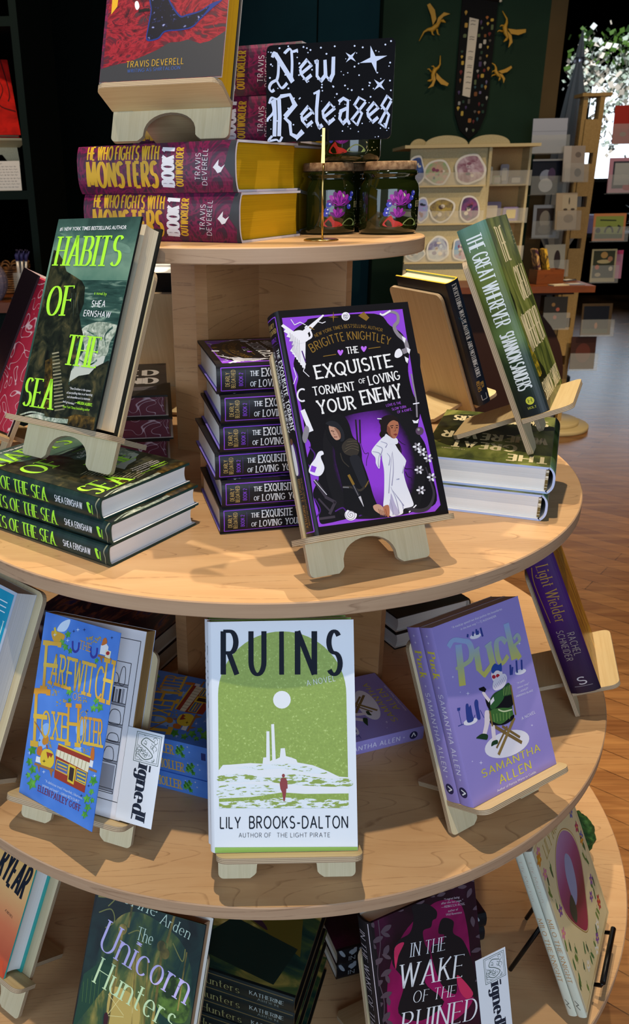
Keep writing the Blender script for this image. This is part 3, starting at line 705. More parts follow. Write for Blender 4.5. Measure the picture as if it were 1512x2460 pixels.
    for q in ([(735, 360), (805, 349)], [(980, 318), (1045, 309)]): A.stroke(q, 4, GOLD, layer=5)
    A.text('EXQUISITE', (698, 480), (1113, 413), (690, 413), WHITE, 'deco', 5)
    A.text('TORMENT', (684, 570), (910, 540), (676, 528), WHITE, 'deco', 5); A.text('OF', (930, 507), (966, 502), (927, 484), WHITE, 'deco', 5); A.text('LOVING', (985, 515), (1155, 482), (978, 470), WHITE, 'deco', 5)
    A.text('YOUR', (712, 670), (912, 640), (690, 606), WHITE, 'deco', 5); A.text('ENEMY', (948, 620), (1166, 578), (940, 550), WHITE, 'deco', 5)
    lp = mat('#9d52d8', .5)
    A.text('LOVE IS THE', (1078, 633), (1158, 617), (1076, 620), lp, 'sans', 5); A.text('SLOW TURN', (1109, 653), (1185, 638), (1107, 640), lp, 'sans', 5); A.text('OF A KNIFE.', (1138, 669), (1218, 652), (1136, 656), lp, 'sans', 5)
def exq_spine(A):
    h, t = A.w, A.h
    for q in ([(5, 4), (h-5, 4)], [(5, t-4), (h-5, t-4)], [(5, 4), (5, t-4)], [(h-5, 4), (h-5, t-4)]): A.stroke(q, 1, PURP, layer=1)
    k = t/34
    A.text('DEARLY', (14.5, 9*k), (14.5, 25*k), (9.8, 9*k), mat('#b99a5a', .4), 'sans', 1); A.text('BELOATHED', (21, 7*k), (21, 27.5*k), (16.3, 7*k), mat('#b99a5a', .4), 'sans', 1)
    A.text('BOOK 2', (29.5, 9*k), (29.5, 24*k), (25.2, 9*k), PURP, 'sans', 1); A.stroke([(32.5, 7*k), (32.5, 27*k)], .5, PURPD, layer=1)
    A.text('THE', (38, 20*k), (48, 20*k), (38, 25*k), WHITE, 'deco', 1); A.text('EXQUISITE', (51, 19*k), (89, 19*k), (51, 27.2*k), WHITE, 'deco', 1); A.text('TORMENT', (93, 19*k), (126, 19*k), (93, 27.2*k), WHITE, 'deco', 1)
    A.text('OF', (38, 8*k), (45, 8*k), (38, 13*k), WHITE, 'deco', 1); A.text('LOVING', (48, 7*k), (76, 7*k), (48, 14.8*k), WHITE, 'deco', 1); A.text('YOUR ENEMY', (80, 7*k), (126, 7*k), (80, 14.8*k), WHITE, 'deco', 1)
    A.poly([(136, 8*k), (150, 10*k), (170, 12*k), (172, 22*k), (160, 24*k), (140, 22*k)], PURPD, 1, True)
    A.poly([(134, 14*k), (140, 12*k), (152, 9*k), (170, 10*k), (170, 19*k), (152, 20*k), (140, 18*k)], WHITE, 2, True); A.dot((136, 15*k), 3.5, mat('#6a4636', .5), 3)
    A.text('NEW YORK TIMES BESTSELLING AUTHOR', (176, 22*k), (226, 22*k), (176, 24.5*k), GOLD, 'sans', 1); A.text('BRIGITTE', (176, 12*k), (201, 12*k), (176, 19*k), GOLD, 'sans', 1); A.text('KNIGHTLEY', (204, 12*k), (228, 12*k), (204, 19*k), GOLD, 'sans', 1)
EDGE_P = mat('#1d1a26', .4)
spec('exq', 'hardcover_book', .160, .238, .034, True, EBASE, EBASE, EBASE, PG_WHITE, exq_front, exq_spine, edge=EDGE_P, inner=mat('#7d6fd0', .5))
spec('exq_front', 'hardcover_book', .1603, .2379, .029, True, EBASE, EBASE, EBASE, PG_WHITE, exq_front, exq_spine, edge=mat('#6b5fc0', .5), inner=mat('#7d6fd0', .5))

# -- green arch cover
GRN = paint('cover_green_grain', [(.0, '#7a9030'), (.62, '#8ea640'), (.72, '#b4c870')], 420, 1, 1, 2, 0, .42)
GRN2 = paint('cover_green_speckle', [(.47, '#8a9f3c'), (.52, '#dfe6ee')], 260, .45, 1.6, 4, 0, .42)
GRN3 = paint('cover_white_speckle', [(.56, '#dfe6ee'), (.6, '#8a9f3c')], 240, .4, 1.8, 5, 0, .42)
NAVY = mat('#131a28', .6, spec=.15)
def ruins_front(A):
    A.quad([(497, 1495), (847, 1489), (858, 2039), (507, 2045)], (350, 1450), .3638)
    A.poly([(487, 1340), (1336, 1340), (1320, 600)] + [(900 + 420*math.cos(math.radians(a)), 600 - 415*math.sin(math.radians(a))) for a in range(6, 180, 6)] + [(480, 600)], GRN, 1)
    A.dot((898, 632), 58, WHITE, 2)
    A.poly([(485, 1092), (512, 1058), (560, 1056), (690, 1046), (772, 1050), (776, 1010), (796, 1008), (797, 838), (816, 838), (820, 1034), (835, 1026), (828, 792), (847, 790), (858, 1022), (885, 1008), (890, 950), (918, 948), (924, 1000), (960, 1010), (992, 1022), (1000, 1042), (1100, 1060), (1200, 1100), (1272, 1135), (1335, 1140), (1335, 1260), (487, 1285)], WHITE, 2)
    A.poly([(600, 1075), (720, 1062), (900, 1050), (1060, 1068), (1200, 1112), (1100, 1112), (900, 1082), (740, 1090)], GRN3, 3, True)
    A.poly([(487, 1130), (640, 1118), (820, 1142), (980, 1120), (1200, 1150), (1335, 1150), (1335, 1200), (1000, 1190), (760, 1165), (600, 1172), (487, 1165)], GRN2, 3, True)
    A.poly([(487, 1200), (600, 1185), (880, 1195), (860, 1240), (700, 1262), (487, 1270)], GRN3, 3, True)
    A.poly([(487, 1278), (700, 1268), (900, 1238), (1050, 1248), (1335, 1245), (1335, 1340), (487, 1340)], GRN, 3)
    A.poly([(487, 1300), (700, 1290), (900, 1270), (1335, 1290), (1335, 1340), (487, 1340)], GRN2, 4)
    rd = mat('#8e3a3c', .5)
    A.dot((908, 1128), 10, rd, 5, 12); A.poly([(893, 1143), (924, 1143), (934, 1165), (936, 1212), (927, 1214), (926, 1240), (918, 1294), (908, 1295), (900, 1240), (888, 1212), (884, 1180)], rd, 5)
    for ch, x0, x1 in (('R', 500, 625), ('U', 682, 803), ('N', 986, 1132), ('S', 1188, 1302)):
        A.text(ch, (x0, 467), (x1, 467), (x0, 184), NAVY, 'ruin', 5)
    A.poly([(880, 186), (910, 186), (912, 468), (880, 468)], NAVY, 5)
    A.text('A NOVEL', (1062, 542), (1250, 508), (1064, 505), WHITE, 'light', 5)
    A.text('LILY', (493, 1472), (630, 1472), (493, 1398), NAVY, 'sans', 5, wt=.8); A.text('BROOKS-DALTON', (684, 1472), (1332, 1470), (684, 1396), NAVY, 'sans', 5, wt=.8)
    A.text('AUTHOR OF', (616, 1531), (828, 1531), (616, 1503), NAVY, 'light', 5); A.text('THE LIGHT PIRATE', (866, 1531), (1214, 1530), (872, 1503), NAVY, 'light', 5)
    gb = mat('#8fb85a', .5)
    A.poly([(400, 1598), (1420, 1594), (1420, 1660), (400, 1660)], gb, 6)
def ruins_spine(A):
    t = A.h
    A.text('RUINS', (26, t*.22), (94, t*.22), (26, t*.74), NAVY, 'ruin', 1); A.text('LILY BROOKS-DALTON', (118, t*.34), (206, t*.34), (118, t*.62), NAVY, 'sans', 1)
    A.poly([(238, 0), (244, 0), (244, t), (238, t)], mat('#8fb85a', .5), 1)
WJ = mat('#dfe4ee', .4)
spec('ruins', 'hardcover_book', .1556, .2437, .0205, True, WJ, GRN, WJ, PG_WHITE, ruins_front, ruins_spine, edge=WJ, inner=mat('#8fb85a', .5))

# -- blue shop-front paperback
FBLUE = paint('cover_bright_blue', [(.3, '#3f74cf'), (.7, '#5b8fe6')], 20, 1, 1, 2)
OCH = vgrad('cover_gold_letters', [(.2, '#d2a02e'), (.45, '#e2bb45'), (.6, '#d9932a'), (.75, '#e6c455'), (.9, '#e0a030')], .2174, 10, .25)
IVY = paint('cover_ivy', [(.35, '#3c8a35'), (.65, '#6cb84c')], 90, 1, 1, 2)
def ivy(A, c, r, L=4):
    pts = []
    a0 = rnd.random()*6
    for i in range(10):
        a = a0 + i*PI/5; q = r*(1 if i % 2 == 0 else .55); pts.append((c[0]+q*math.cos(a), c[1]+q*1.15*math.sin(a)))
    A.poly(pts, IVY, L); A.stroke([c, (c[0]-r*.4, c[1]+r*1.1)], 2.5, mat('#2d6a2d', .5), layer=L+1)
def fare_front(A):
    A.quad([(103, 1474), (289, 1529), (239, 1993), (50, 1902)], (0, 1350), .3439)
    rd = mat('#9c3a2b', .5); yl = mat('#e2c33a', .5); cr = mat('#e9e2c6', .5); dk = mat('#222c60', .5); wh = mat('#cfe2fa', .5); br = mat('#a5703a', .5); dred = mat('#7c2038', .5)
    A.poly([(390, 490), (420, 440), (480, 420), (470, 470), (440, 500)], wh, 2, True); A.poly([(355, 492), (443, 520), (436, 558), (396, 577), (362, 552)], mat('#d8a437', .5), 2, True); A.stroke([(372, 470), (385, 520)], 16, yl, layer=3)
    for c in ((330, 1180), (590, 1150), (560, 1340), (320, 1240)): A.poly(ell(c[0], c[1], 38, 60, rot=15), mat('#8db8f2', .5), 1)
    A.text('THE', (553, 612), (634, 640), (560, 562), OCH, 'slab', 6, wt=.72)
    for x, y in ((527, 600), (657, 640)): A.stroke([(x-22, y-35), (x-18, y+20), (x, y+38), (x+20, y+22), (x+24, y-25)], 13, mat('#3a3a9c', .5), layer=5, sm=True)
    A.text('F', (300, 882), (412, 900), (334, 574), OCH, 'slab', 6, wt=.72)
    A.text('AREWITC', (350, 842), (728, 958), (378, 650), OCH, 'slab', 6, wt=.72)
    A.text('H', (725, 966), (792, 988), (752, 700), OCH, 'slab', 6, wt=.72)
    A.text('OF', (522, 958), (580, 972), (526, 914), OCH, 'slab', 6, wt=.72)
    A.text('F', (244, 1264), (352, 1280), (288, 900), OCH, 'slab', 6, wt=.72)
    A.text('OXE', (300, 1212), (492, 1244), (322, 1040), OCH, 'slab', 6, wt=.72); A.text('H', (492, 1262), (578, 1272), (516, 1000), OCH, 'slab', 6, wt=.72); A.text('OLLER', (574, 1250), (744, 1280), (588, 1080), OCH, 'slab', 6, wt=.72)
    # bottles, bowl, shelf
    A.poly([(706, 598), (738, 580), (760, 610), (752, 668), (700, 655)], WHITE, 4); A.poly([(722, 556), (740, 550), (748, 585), (712, 600), (716, 575)], mat('#c8702c', .5), 5, True); A.poly([(740, 628), (780, 640), (772, 690), (738, 676)], cr, 5); A.dot((757, 652), 13, mat('#b03030', .5), 6)
    A.poly([(690, 658), (785, 688), (780, 702), (686, 672)], br, 4); A.poly([(700, 675), (720, 680), (718, 720)], br, 4)
    # honey pot and shop
    A.poly([(315, 1315), (350, 1300), (392, 1325), (403, 1390), (378, 1432), (325, 1428), (300, 1380)], yl, 5, True); A.poly([(345, 1320), (395, 1335), (380, 1362), (370, 1345), (358, 1370), (350, 1345)], rd, 6); A.star((330, 1385), 16, INK, 6)
    A.stroke([(250, 1110), (345, 1250)], 8, br, layer=6); A.poly(ell(335, 1240, 22, 34, rot=20), mat('#c8862c', .5), 6); A.stroke([(345, 1270), (350, 1300)], 7, rd, layer=6)
    A.poly([(272, 1350), (310, 1362), (306, 1400), (266, 1390)], WHITE, 4); A.poly([(280, 1290), (310, 1285), (312, 1345), (276, 1338)], mat('#c8702c', .5), 4, True)
    A.poly([(262, 1396), (405, 1440), (402, 1458), (258, 1412)], br, 5); A.poly([(280, 1415), (300, 1420), (298, 1470)], br, 5); A.poly([(370, 1445), (395, 1450), (388, 1500)], br, 5)
    A.poly([(415, 1340), (655, 1430), (632, 1600), (408, 1498)], rd, 5); A.poly([(432, 1262), (668, 1352), (660, 1400), (424, 1310)], rd, 6); A.poly([(432, 1258), (668, 1348), (667, 1360), (431, 1270)], yl, 7)
    A.poly([(420, 1300), (662, 1392), (652, 1458), (414, 1345)], cr, 7)
    for i in range(9):
        q = i/9; A.stroke([(424+q*240, 1302+q*92), (418+q*236, 1346+q*108)], 6, mat('#b9ac86', .5), layer=8)
    A.poly([(425, 1372), (512, 1408), (504, 1480), (416, 1440)], mat('#4a6a9c', .5), 6); A.poly([(572, 1432), (646, 1462), (636, 1546), (562, 1512)], mat('#4a6a9c', .5), 6)
    for i in range(3):
        A.stroke([(430, 1400+i*22), (500, 1428+i*22)], 8, (yl, mat('#d59a50', .5), mat('#8a70b8', .5))[i], layer=7); A.stroke([(575, 1455+i*25), (636, 1480+i*25)], 8, yl, layer=7)
    A.poly([(514, 1400), (565, 1422), (552, 1545), (505, 1522)], yl, 7); A.poly([(522, 1420), (554, 1434), (545, 1525), (513, 1508)], mat('#3b2c2c', .5), 8)
    for q in ([(425, 1372), (512, 1408), (504, 1480), (416, 1440)], [(572, 1432), (646, 1462), (636, 1546), (562, 1512)]): A.stroke(q, 5, yl, layer=7, closed=True)
    A.poly([(660, 1370), (688, 1380), (682, 1425), (652, 1412)], WHITE, 5); A.poly([(672, 1290), (690, 1295), (690, 1370), (664, 1360)], mat('#c8702c', .5), 5, True); A.poly([(650, 1420), (715, 1445), (712, 1460), (648, 1436)], br, 5)
    for c, r in (((240, 1310), 34), ((222, 1390), 28), ((248, 1445), 32), ((245, 1545), 40), ((283, 1500), 26), ((215, 1485), 22), ((470, 520), 24), ((428, 575), 26), ((456, 605), 24), ((490, 630), 20), ((495, 905), 28), ((457, 870), 20), ((500, 965), 16), ((680, 700), 18), ((672, 1020), 26), ((716, 1015), 30), ((690, 970), 24), ((692, 1515), 34), ((650, 1640), 30), ((682, 1590), 22), ((660, 1700), 28), ((640, 1750), 26), ((690, 1650), 20)): ivy(A, c, r)
    for c in ((640, 560), (390, 905), (440, 985), (600, 960), (600, 1050), (670, 560), (345, 860), (380, 1270), (650, 1300)):
        for k in range(14): A.dot((c[0]+rnd.uniform(-38, 38), c[1]+rnd.uniform(-26, 26)), 4.5, mat('#b59a4a', .5), 4, n=8)
    for c in ((540, 490), (450, 465), (375, 520), (330, 1460), (700, 1480), (220, 1330), (590, 1290), (470, 560)): A.star(c, 15, wh, 4)
    for c in ((510, 500), (585, 492), (780, 550), (290, 1240), (660, 1550), (205, 1480), (610, 1620), (625, 1040), (735, 905)): A.star(c, 13, dk, 4)
    A.text('“A delicious treat! Heartfelt, hilarious,', (342, 1530), (620, 1645), (346, 1512), wh, 'b', 6)
    A.text('poignant, and lovely!” —SARAH BETH DURST', (325, 1560), (598, 1672), (329, 1542), wh, 'b', 6)
    A.text('ELLEN PAULEY GOFF', (290, 1593), (606, 1730), (298, 1556), dred, 'slab', 6)
def fare_spine(A):
    t = A.h
    A.text('THE FAREWITCH OF FOXEHOLLER', (14, t*.24), (168, t*.24), (14, t*.72), OCH, 'slab', 1)
    for k in range(5): ivy(A, (177+rnd.uniform(-5, 7), t*(.3+.1*k)), 4, 1)
    for k in range(9): A.star((rnd.uniform(5, 205), rnd.uniform(3, t-3)), 1.6, WHITE, 1)
    A.poly([(205, t*.3), (211, t*.3), (211, t*.7), (205, t*.7)], mat('#28377a', .5), 1)
spec('fare', 'paperback_book', .1384, .2174, .0265, False, FBLUE, FBLUE, FBLUE, PG_CREAM, fare_front, fare_spine)
spec('fare_open', 'paperback_book', .1384, .2174, .0225, False, FBLUE, FBLUE, FBLUE, pages('page_edges_ochre', '#a58455', '#76582f'), fare_front, fare_spine, lift=.36, inner=WHITE)

# -- lilac romance paperback
LIL = paint('cover_lilac', [(.3, '#8b7ec4'), (.7, '#9a8dd0')], 8, 1, 1, 2, 0, .4)
PYEL = vgrad('cover_yellow_to_ice_letters', [(.3, '#d2c028'), (.62, '#cfc24a'), (.74, '#a9b58c'), (.86, '#92a8d6')], .2088, 6, .04)
def spark(A, c, r, L=3): A.star(c, r, mat('#e4e0f6', .5), L, .2)
def puck_front(A):
    A.quad([(1035, 1511), (1243, 1434), (1336, 1836), (1135, 1944)], (820, 1380), .4577)
    wh = mat('#e0dcea', .5); nav = mat('#2f3f8c', .5); wood = mat('#7a6138', .5)
    A.text('“A madcap speed-run that pushes the boundaries', (578, 290), (842, 191), (575, 278), wh, 'b', 3); A.text('in the best way.”—TJ ALEXANDER', (626, 297), (812, 227), (624, 286), wh, 'b', 3)
    Y = PYEL
    A.stroke([(612, 372), (634, 588)], 40, Y, 18, 4); A.stroke([(560, 385), (585, 350), (628, 352), (665, 362), (682, 405), (672, 455), (625, 487)], 34, Y, 20, 4, sm=True); A.stroke([(598, 500), (632, 482)], 14, Y, layer=4)
    A.stroke([(705, 400), (722, 505)], 36, Y, 16, 4); A.stroke([(716, 500), (748, 532), (786, 480)], 26, Y, 18, 4, ang=-30); A.stroke([(770, 375), (800, 505)], 36, Y, 16, 4); A.stroke([(690, 410), (722, 385)], 12, Y, layer=4); A.stroke([(752, 385), (786, 358)], 12, Y, layer=4)
    A.stroke([(862, 362), (838, 340), (812, 362), (820, 440), (842, 470), (872, 430)], 30, Y, 18, 4, sm=True)
    A.stroke([(862, 262), (905, 450)], 34, Y, 16, 4); A.stroke([(902, 345), (920, 320), (932, 350), (900, 380)], 20, Y, 12, 4, sm=True); A.stroke([(898, 378), (935, 445)], 30, Y, 14, 4)
    for c, rx in (((702, 328), 30), ((938, 515), 30), ((675, 776), 38)): A.poly(ell(c[0], c[1], rx, rx*.45, rot=-18), wh, 3)
    for q in ([(688, 328), (690, 305)], [(708, 322), (706, 292)], [(716, 320), (714, 300)], [(740, 330), (728, 285)], [(660, 335), (662, 318)], [(886, 532), (884, 478)], [(892, 530), (896, 490)], [(920, 520), (916, 455)], [(945, 505), (943, 452)]): A.stroke(q, 10, nav, layer=5)
    A.poly([(650, 690), (662, 682), (668, 700), (676, 690), (684, 730), (690, 770), (660, 780), (652, 740)], nav, 5, True); A.poly([(695, 680), (703, 660), (715, 668), (718, 700), (728, 758), (712, 762), (702, 720)], nav, 5, True)
    for q in ([(612, 712), (628, 790)], [(610, 800), (640, 788)], [(726, 715), (746, 755)], [(700, 740), (690, 762)]): A.stroke(q, 3, nav, layer=5)
    A.poly([(605, 705), (622, 702), (620, 718), (606, 720)], nav, 5)
    # seated figure on a folding chair
    A.poly(ell(867, 893, 122, 66, rot=-20), wh, 3)
    A.stroke([(782, 790), (945, 886)], 15, wood, layer=5); A.stroke([(905, 755), (822, 950)], 15, mat('#8a7040', .5), layer=6); A.stroke([(842, 800), (935, 858)], 12, wood, layer=4); A.stroke([(868, 800), (812, 915)], 10, wood, layer=4); A.stroke([(886, 585), (912, 740)], 9, wood, layer=8)
    A.stroke([(775, 720), (790, 800)], 9, wood, layer=8)
    A.poly([(752, 720), (784, 730), (770, 800), (755, 850), (738, 845), (748, 790)], mat('#e2d4dc', .5), 5, True); A.poly([(782, 780), (800, 785), (808, 880), (792, 882)], mat('#e2d4dc', .5), 5, True)
    A.poly([(705, 862), (735, 840), (765, 845), (762, 870), (745, 870), (720, 866)], mat('#1d3a24', .5), 6, True); A.poly([(784, 905), (790, 880), (815, 872), (818, 890), (800, 898)], mat('#1d3a24', .5), 6, True)
    A.poly([(795, 632), (840, 605), (872, 572), (888, 600), (894, 700), (890, 740), (840, 770), (785, 740), (768, 690)], mat('#25482a', .5), 6, True)
    A.poly([(785, 715), (880, 705), (900, 740), (892, 770), (835, 790), (782, 782)], mat('#3e6a34', .5), 7, True); A.poly([(778, 770), (835, 788), (898, 740), (898, 762), (850, 792), (790, 792)], INK, 7, True)
    A.poly([(800, 660), (870, 640), (896, 640), (896, 690), (838, 712), (785, 710)], INK, 7, True); A.poly([(752, 650), (775, 680), (800, 680), (790, 715), (765, 700)], INK, 7, True)
    A.poly([(800, 640), (840, 610), (850, 650), (812, 700), (785, 712), (778, 690)], mat('#2d5a30', .5), 8, True)
    for i in range(6): A.stroke([(846+i*8, 600-i*4), (850+i*8, 640-i*2)], 2.5, mat('#86a85c', .5), layer=8); A.stroke([(795+i*17, 735-i*2), (800+i*16, 778-i*3)], 2.5, mat('#86a85c', .5), layer=8)
    A.stroke([(820, 712), (850, 722), (892, 712)], 6, mat('#c8d0a8', .5), layer=8, sm=True)
    A.poly([(778, 668), (795, 645), (800, 665), (780, 690)], wh, 8); A.stroke([(775, 668), (752, 640), (740, 618)], 16, mat('#e2d4dc', .5), layer=7, sm=True); A.poly([(718, 602), (745, 592), (758, 606), (750, 622), (722, 612)], INK, 8)
    A.poly([(786, 520), (835, 508), (842, 545), (815, 570), (792, 560)], mat('#eadde2', .5), 7, True)
    A.poly([(784, 500), (802, 472), (822, 480), (836, 470), (838, 512), (812, 506), (792, 524)], mat('#2a4a9c', .5), 8, True)
    A.dot((797, 541), 10, mat('#b02a3a', .4), 9); A.dot((818, 536), 10, mat('#b02a3a', .4), 9)
    A.poly([(790, 585), (800, 558), (848, 524), (866, 548), (850, 592), (812, 612), (795, 606)], mat('#ddd6e6', .5), 9, True)
    for i in range(8): A.stroke([(797+i*8, 586-i*7), (806+i*8, 602-i*6)], 3, mat('#a79bc0', .5), layer=10)
    for c, r in (((583, 542), 8), ((622, 622), 5), ((662, 628), 12), ((932, 366), 10), ((998, 795), 8), ((685, 985), 6), ((730, 992), 12)): spark(A, c, r)
    A.text('A NOVEL', (945, 768), (1017, 731), (942, 753), wh, 'sans', 4)
    for i, (t_, x0, x1) in enumerate((('“A joyful,', 920, 960), ('riotous romp!”', 922, 985), ('—ASHLEY', 928, 980), ('HERRING BLAKE', 916, 1004))): A.text(t_, (x0, 580+i*23), (x1, 572+i*22 - (x1-x0)*.25), (x0-2, 570+i*23), wh, 'b', 4)
    ye = mat('#cfc244', .5)
    A.text('SAMANTHA', (738, 1072), (1042, 928), (732, 1032), ye, 'sans', 4, wt=1.15); A.text('ALLEN', (830, 1106), (996, 1020), (822, 1062), ye, 'sans', 4, wt=1.15)
    A.text('Author of Patricia Wants to Cuddle', (816, 1146), (1020, 1044), (813, 1134), wh, 'b', 4, bold=.01)
def puck_spine(A):
    t = A.h; y = mat('#cfc244', .5); wh = mat('#dcd8f0', .5)
    A.text('Puck', (28, t*.28), (60, t*.28), (28, t*.78), y, 'black', 1, wt=1.3); A.text('SAMANTHA ALLEN', (78, t*.33), (172, t*.33), (78, t*.67), wh, 'sans', 1)
    for x in (10, 18, 70, 178): spark(A, (x, t*.5), 2.2, 1)
    A.dot((193, t*.5), t*.3, mat('#25254f', .4), 1); A.stroke([(190, t*.4), (193, t*.68), (196, t*.4)], 1.6, WHITE, layer=2)
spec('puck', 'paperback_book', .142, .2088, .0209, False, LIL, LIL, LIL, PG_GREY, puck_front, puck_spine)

# -- olive painted landscape
OLV = paint('cover_olive_painting', [(.25, '#1c2618'), (.42, '#434e24'), (.55, '#6d7636'), (.7, '#8f9450'), (.85, '#b09c38')], 16, 1.5, .6, 6, 1.2, .36)
OLVS = vgrad('cover_olive_spine', [(0, '#10181c'), (.14, '#16241a'), (.3, '#22381f'), (.42, '#5c7440'), (.55, '#465626'), (.75, '#62702f'), (.88, '#5f7850'), (1, '#5a8070')], .239, 16, .2, .36)
TREE = paint('cover_dark_tree', [(.35, '#0d130c'), (.6, '#2a2f14'), (.8, '#5a5220')], 40, 1, .7, 6, 1)
GLOWY = paint('cover_gold_leaves', [(.45, '#5a5a1c'), (.62, '#b59a2a')], 130, 1, 1, 3)
CREAMT = mat('#ddd0a8', .45)
def gw_front(A):
    A.quad([(1164, 532), (1217, 519), (1351, 921), (1319, 991)], (900, 500), .4048)
    A.poly([(655, 200), (700, 240), (740, 400), (830, 560), (880, 800), (1000, 950), (1040, 1110), (1030, 1230), (950, 1100), (760, 480)], TREE, 1, True)
    A.poly([(860, 800), (920, 830), (960, 900), (990, 990), (960, 1010), (900, 960)], GLOWY, 2, True)
    for t_, p0, p1, tp in (('THE', (772, 335), (815, 310), (703, 130)), ('GREAT', (880, 557), (934, 517), (826, 362)), ('WHEREVER', (932, 859), (1014, 769), (862, 655)), ('SHANNON', (1022, 1150), (1066, 1080), (988, 1050)), ('SANDERS', (1070, 1073), (1104, 1017), (1045, 965))):
        A.text(t_, p0, p1, tp, CREAMT, 'tall', 3, wt=2.2)
    for i in range(4): A.text(('Colson', 'says this', 'is truly a', 'marvel')[i], (806+i*8, 150+i*24), (825+i*8, 142+i*24), (804+i*8, 144+i*24), CREAMT, 'b', 3)
def gw_front_flat(A):
    w, h = A.w, A.h
    A.poly([(0, 60), (40, 90), (80, 150), (120, 190), (w, 150), (w, 40), (90, 20)], TREE, 1, True)
    A.text('THE', (10, 200), (62, 200), (10, 226), CREAMT, 'heavy', 3); A.text('GREAT', (50, 160), (134, 160), (50, 188), CREAMT, 'heavy', 3); A.text('WHEREVER', (14, 116), (152, 116), (14, 146), CREAMT, 'heavy', 3); A.text('SHANNON SANDERS', (16, 30), (148, 30), (16, 56), CREAMT, 'heavy', 3)
    for i in range(3): A.text(('“Inventive, funny, and very alive', 'a family story that sings', 'TAYARI JONES'), (100, 190-i*5), (146, 190-i*5), (100, 193-i*5), CREAMT, 'b', 3) if 0 else None
    A.text('TAYARI JONES', (112, 196), (142, 196), (112, 199.5), CREAMT, 'sans', 3)
def gw_spine(A):
    t = A.h; wh = mat('#dfe4e6', .45)
    A.text('THE GREAT WHEREVER', (11, t*.22), (124, t*.22), (11, t*.74), wh, 'tall', 1, wt=1.5); A.text('SHANNON SANDERS', (132, t*.24), (206, t*.24), (132, t*.72), wh, 'tall', 1, wt=1.5)
    g = mat('#c6c63e', .45); A.dot((220, t*.5), 5, g, 1); A.text('H', (221.8, t*.5-2.2), (221.8, t*.5+2.2), (218, t*.5-2.2), mat('#24361c', .5), 'slab', 2); A.text('HOLT', (230, t*.5-5), (230, t*.5+5), (227.4, t*.5-5), g, 'slab', 1)
spec('gw', 'hardcover_book', .1689, .239, .0345, True, OLV, OLV, OLVS, PG_WHITE, gw_front, gw_spine, edge=mat('#b9c4e0', .4), inner=WHITE)
spec('gw_flat', 'hardcover_book', .1624, .239, .0338, True, OLV, OLV, OLVS, PG_WHITE, gw_front_flat, gw_spine, edge=mat('#b4c2ea', .4), inner=WHITE, rounded=.007)

# -- fat maroon fantasy
MRED = paint('cover_red_swirls', [(.3, '#3a1422'), (.42, '#761a28'), (.5, '#9c2432'), (.58, '#5c1a2a'), (.7, '#3c3038')], 17, 1, 1.3, 3, 4.5, .38)
MPUR = paint('cover_maroon_swirls', [(.3, '#2e2233'), (.45, '#7a1d48'), (.55, '#4a2038'), (.7, '#3a2c3c')], 24, 1, 1, 2, 4., .36)
ASH = mat('#3a3b40', .4); GY = mat('#d3a52c', .38)
def monst_spine(A):
    A.quad([(189, 353), (573, 334), (574, 462), (198, 467)], (0, 0), .5026)
    A.poly([(1112, 660), (1165, 650), (1165, 930), (1120, 930), (1130, 850), (1090, 790), (1105, 720)], ASH, 1)
    A.text('HE WHO FIGHTS WITH', (430, 765), (776, 762), (432, 703), GY, 'heavy', 2); A.text('MONSTERS', (432, 893), (778, 893), (432, 780), GY, 'heavy', 2, wt=1.2)
    wh = mat('#e2e2ea', .4)
    A.text('BOOK 1', (846, 896), (848, 702), (790, 896), wh, 'heavy', 2, wt=1.5); A.text('OUTWORLDER', (889, 893), (892, 702), (856, 893), GY, 'heavy', 2)
    A.text('TRAVIS', (972, 862), (976, 732), (948, 862), wh, 'light', 2); A.text('DEVERELL', (1003, 886), (1008, 710), (980, 886), wh, 'light', 2)
    A.poly([(1034, 800), (1062, 762), (1060, 790), (1074, 800), (1092, 786), (1072, 822), (1056, 828), (1046, 812)], wh, 2)
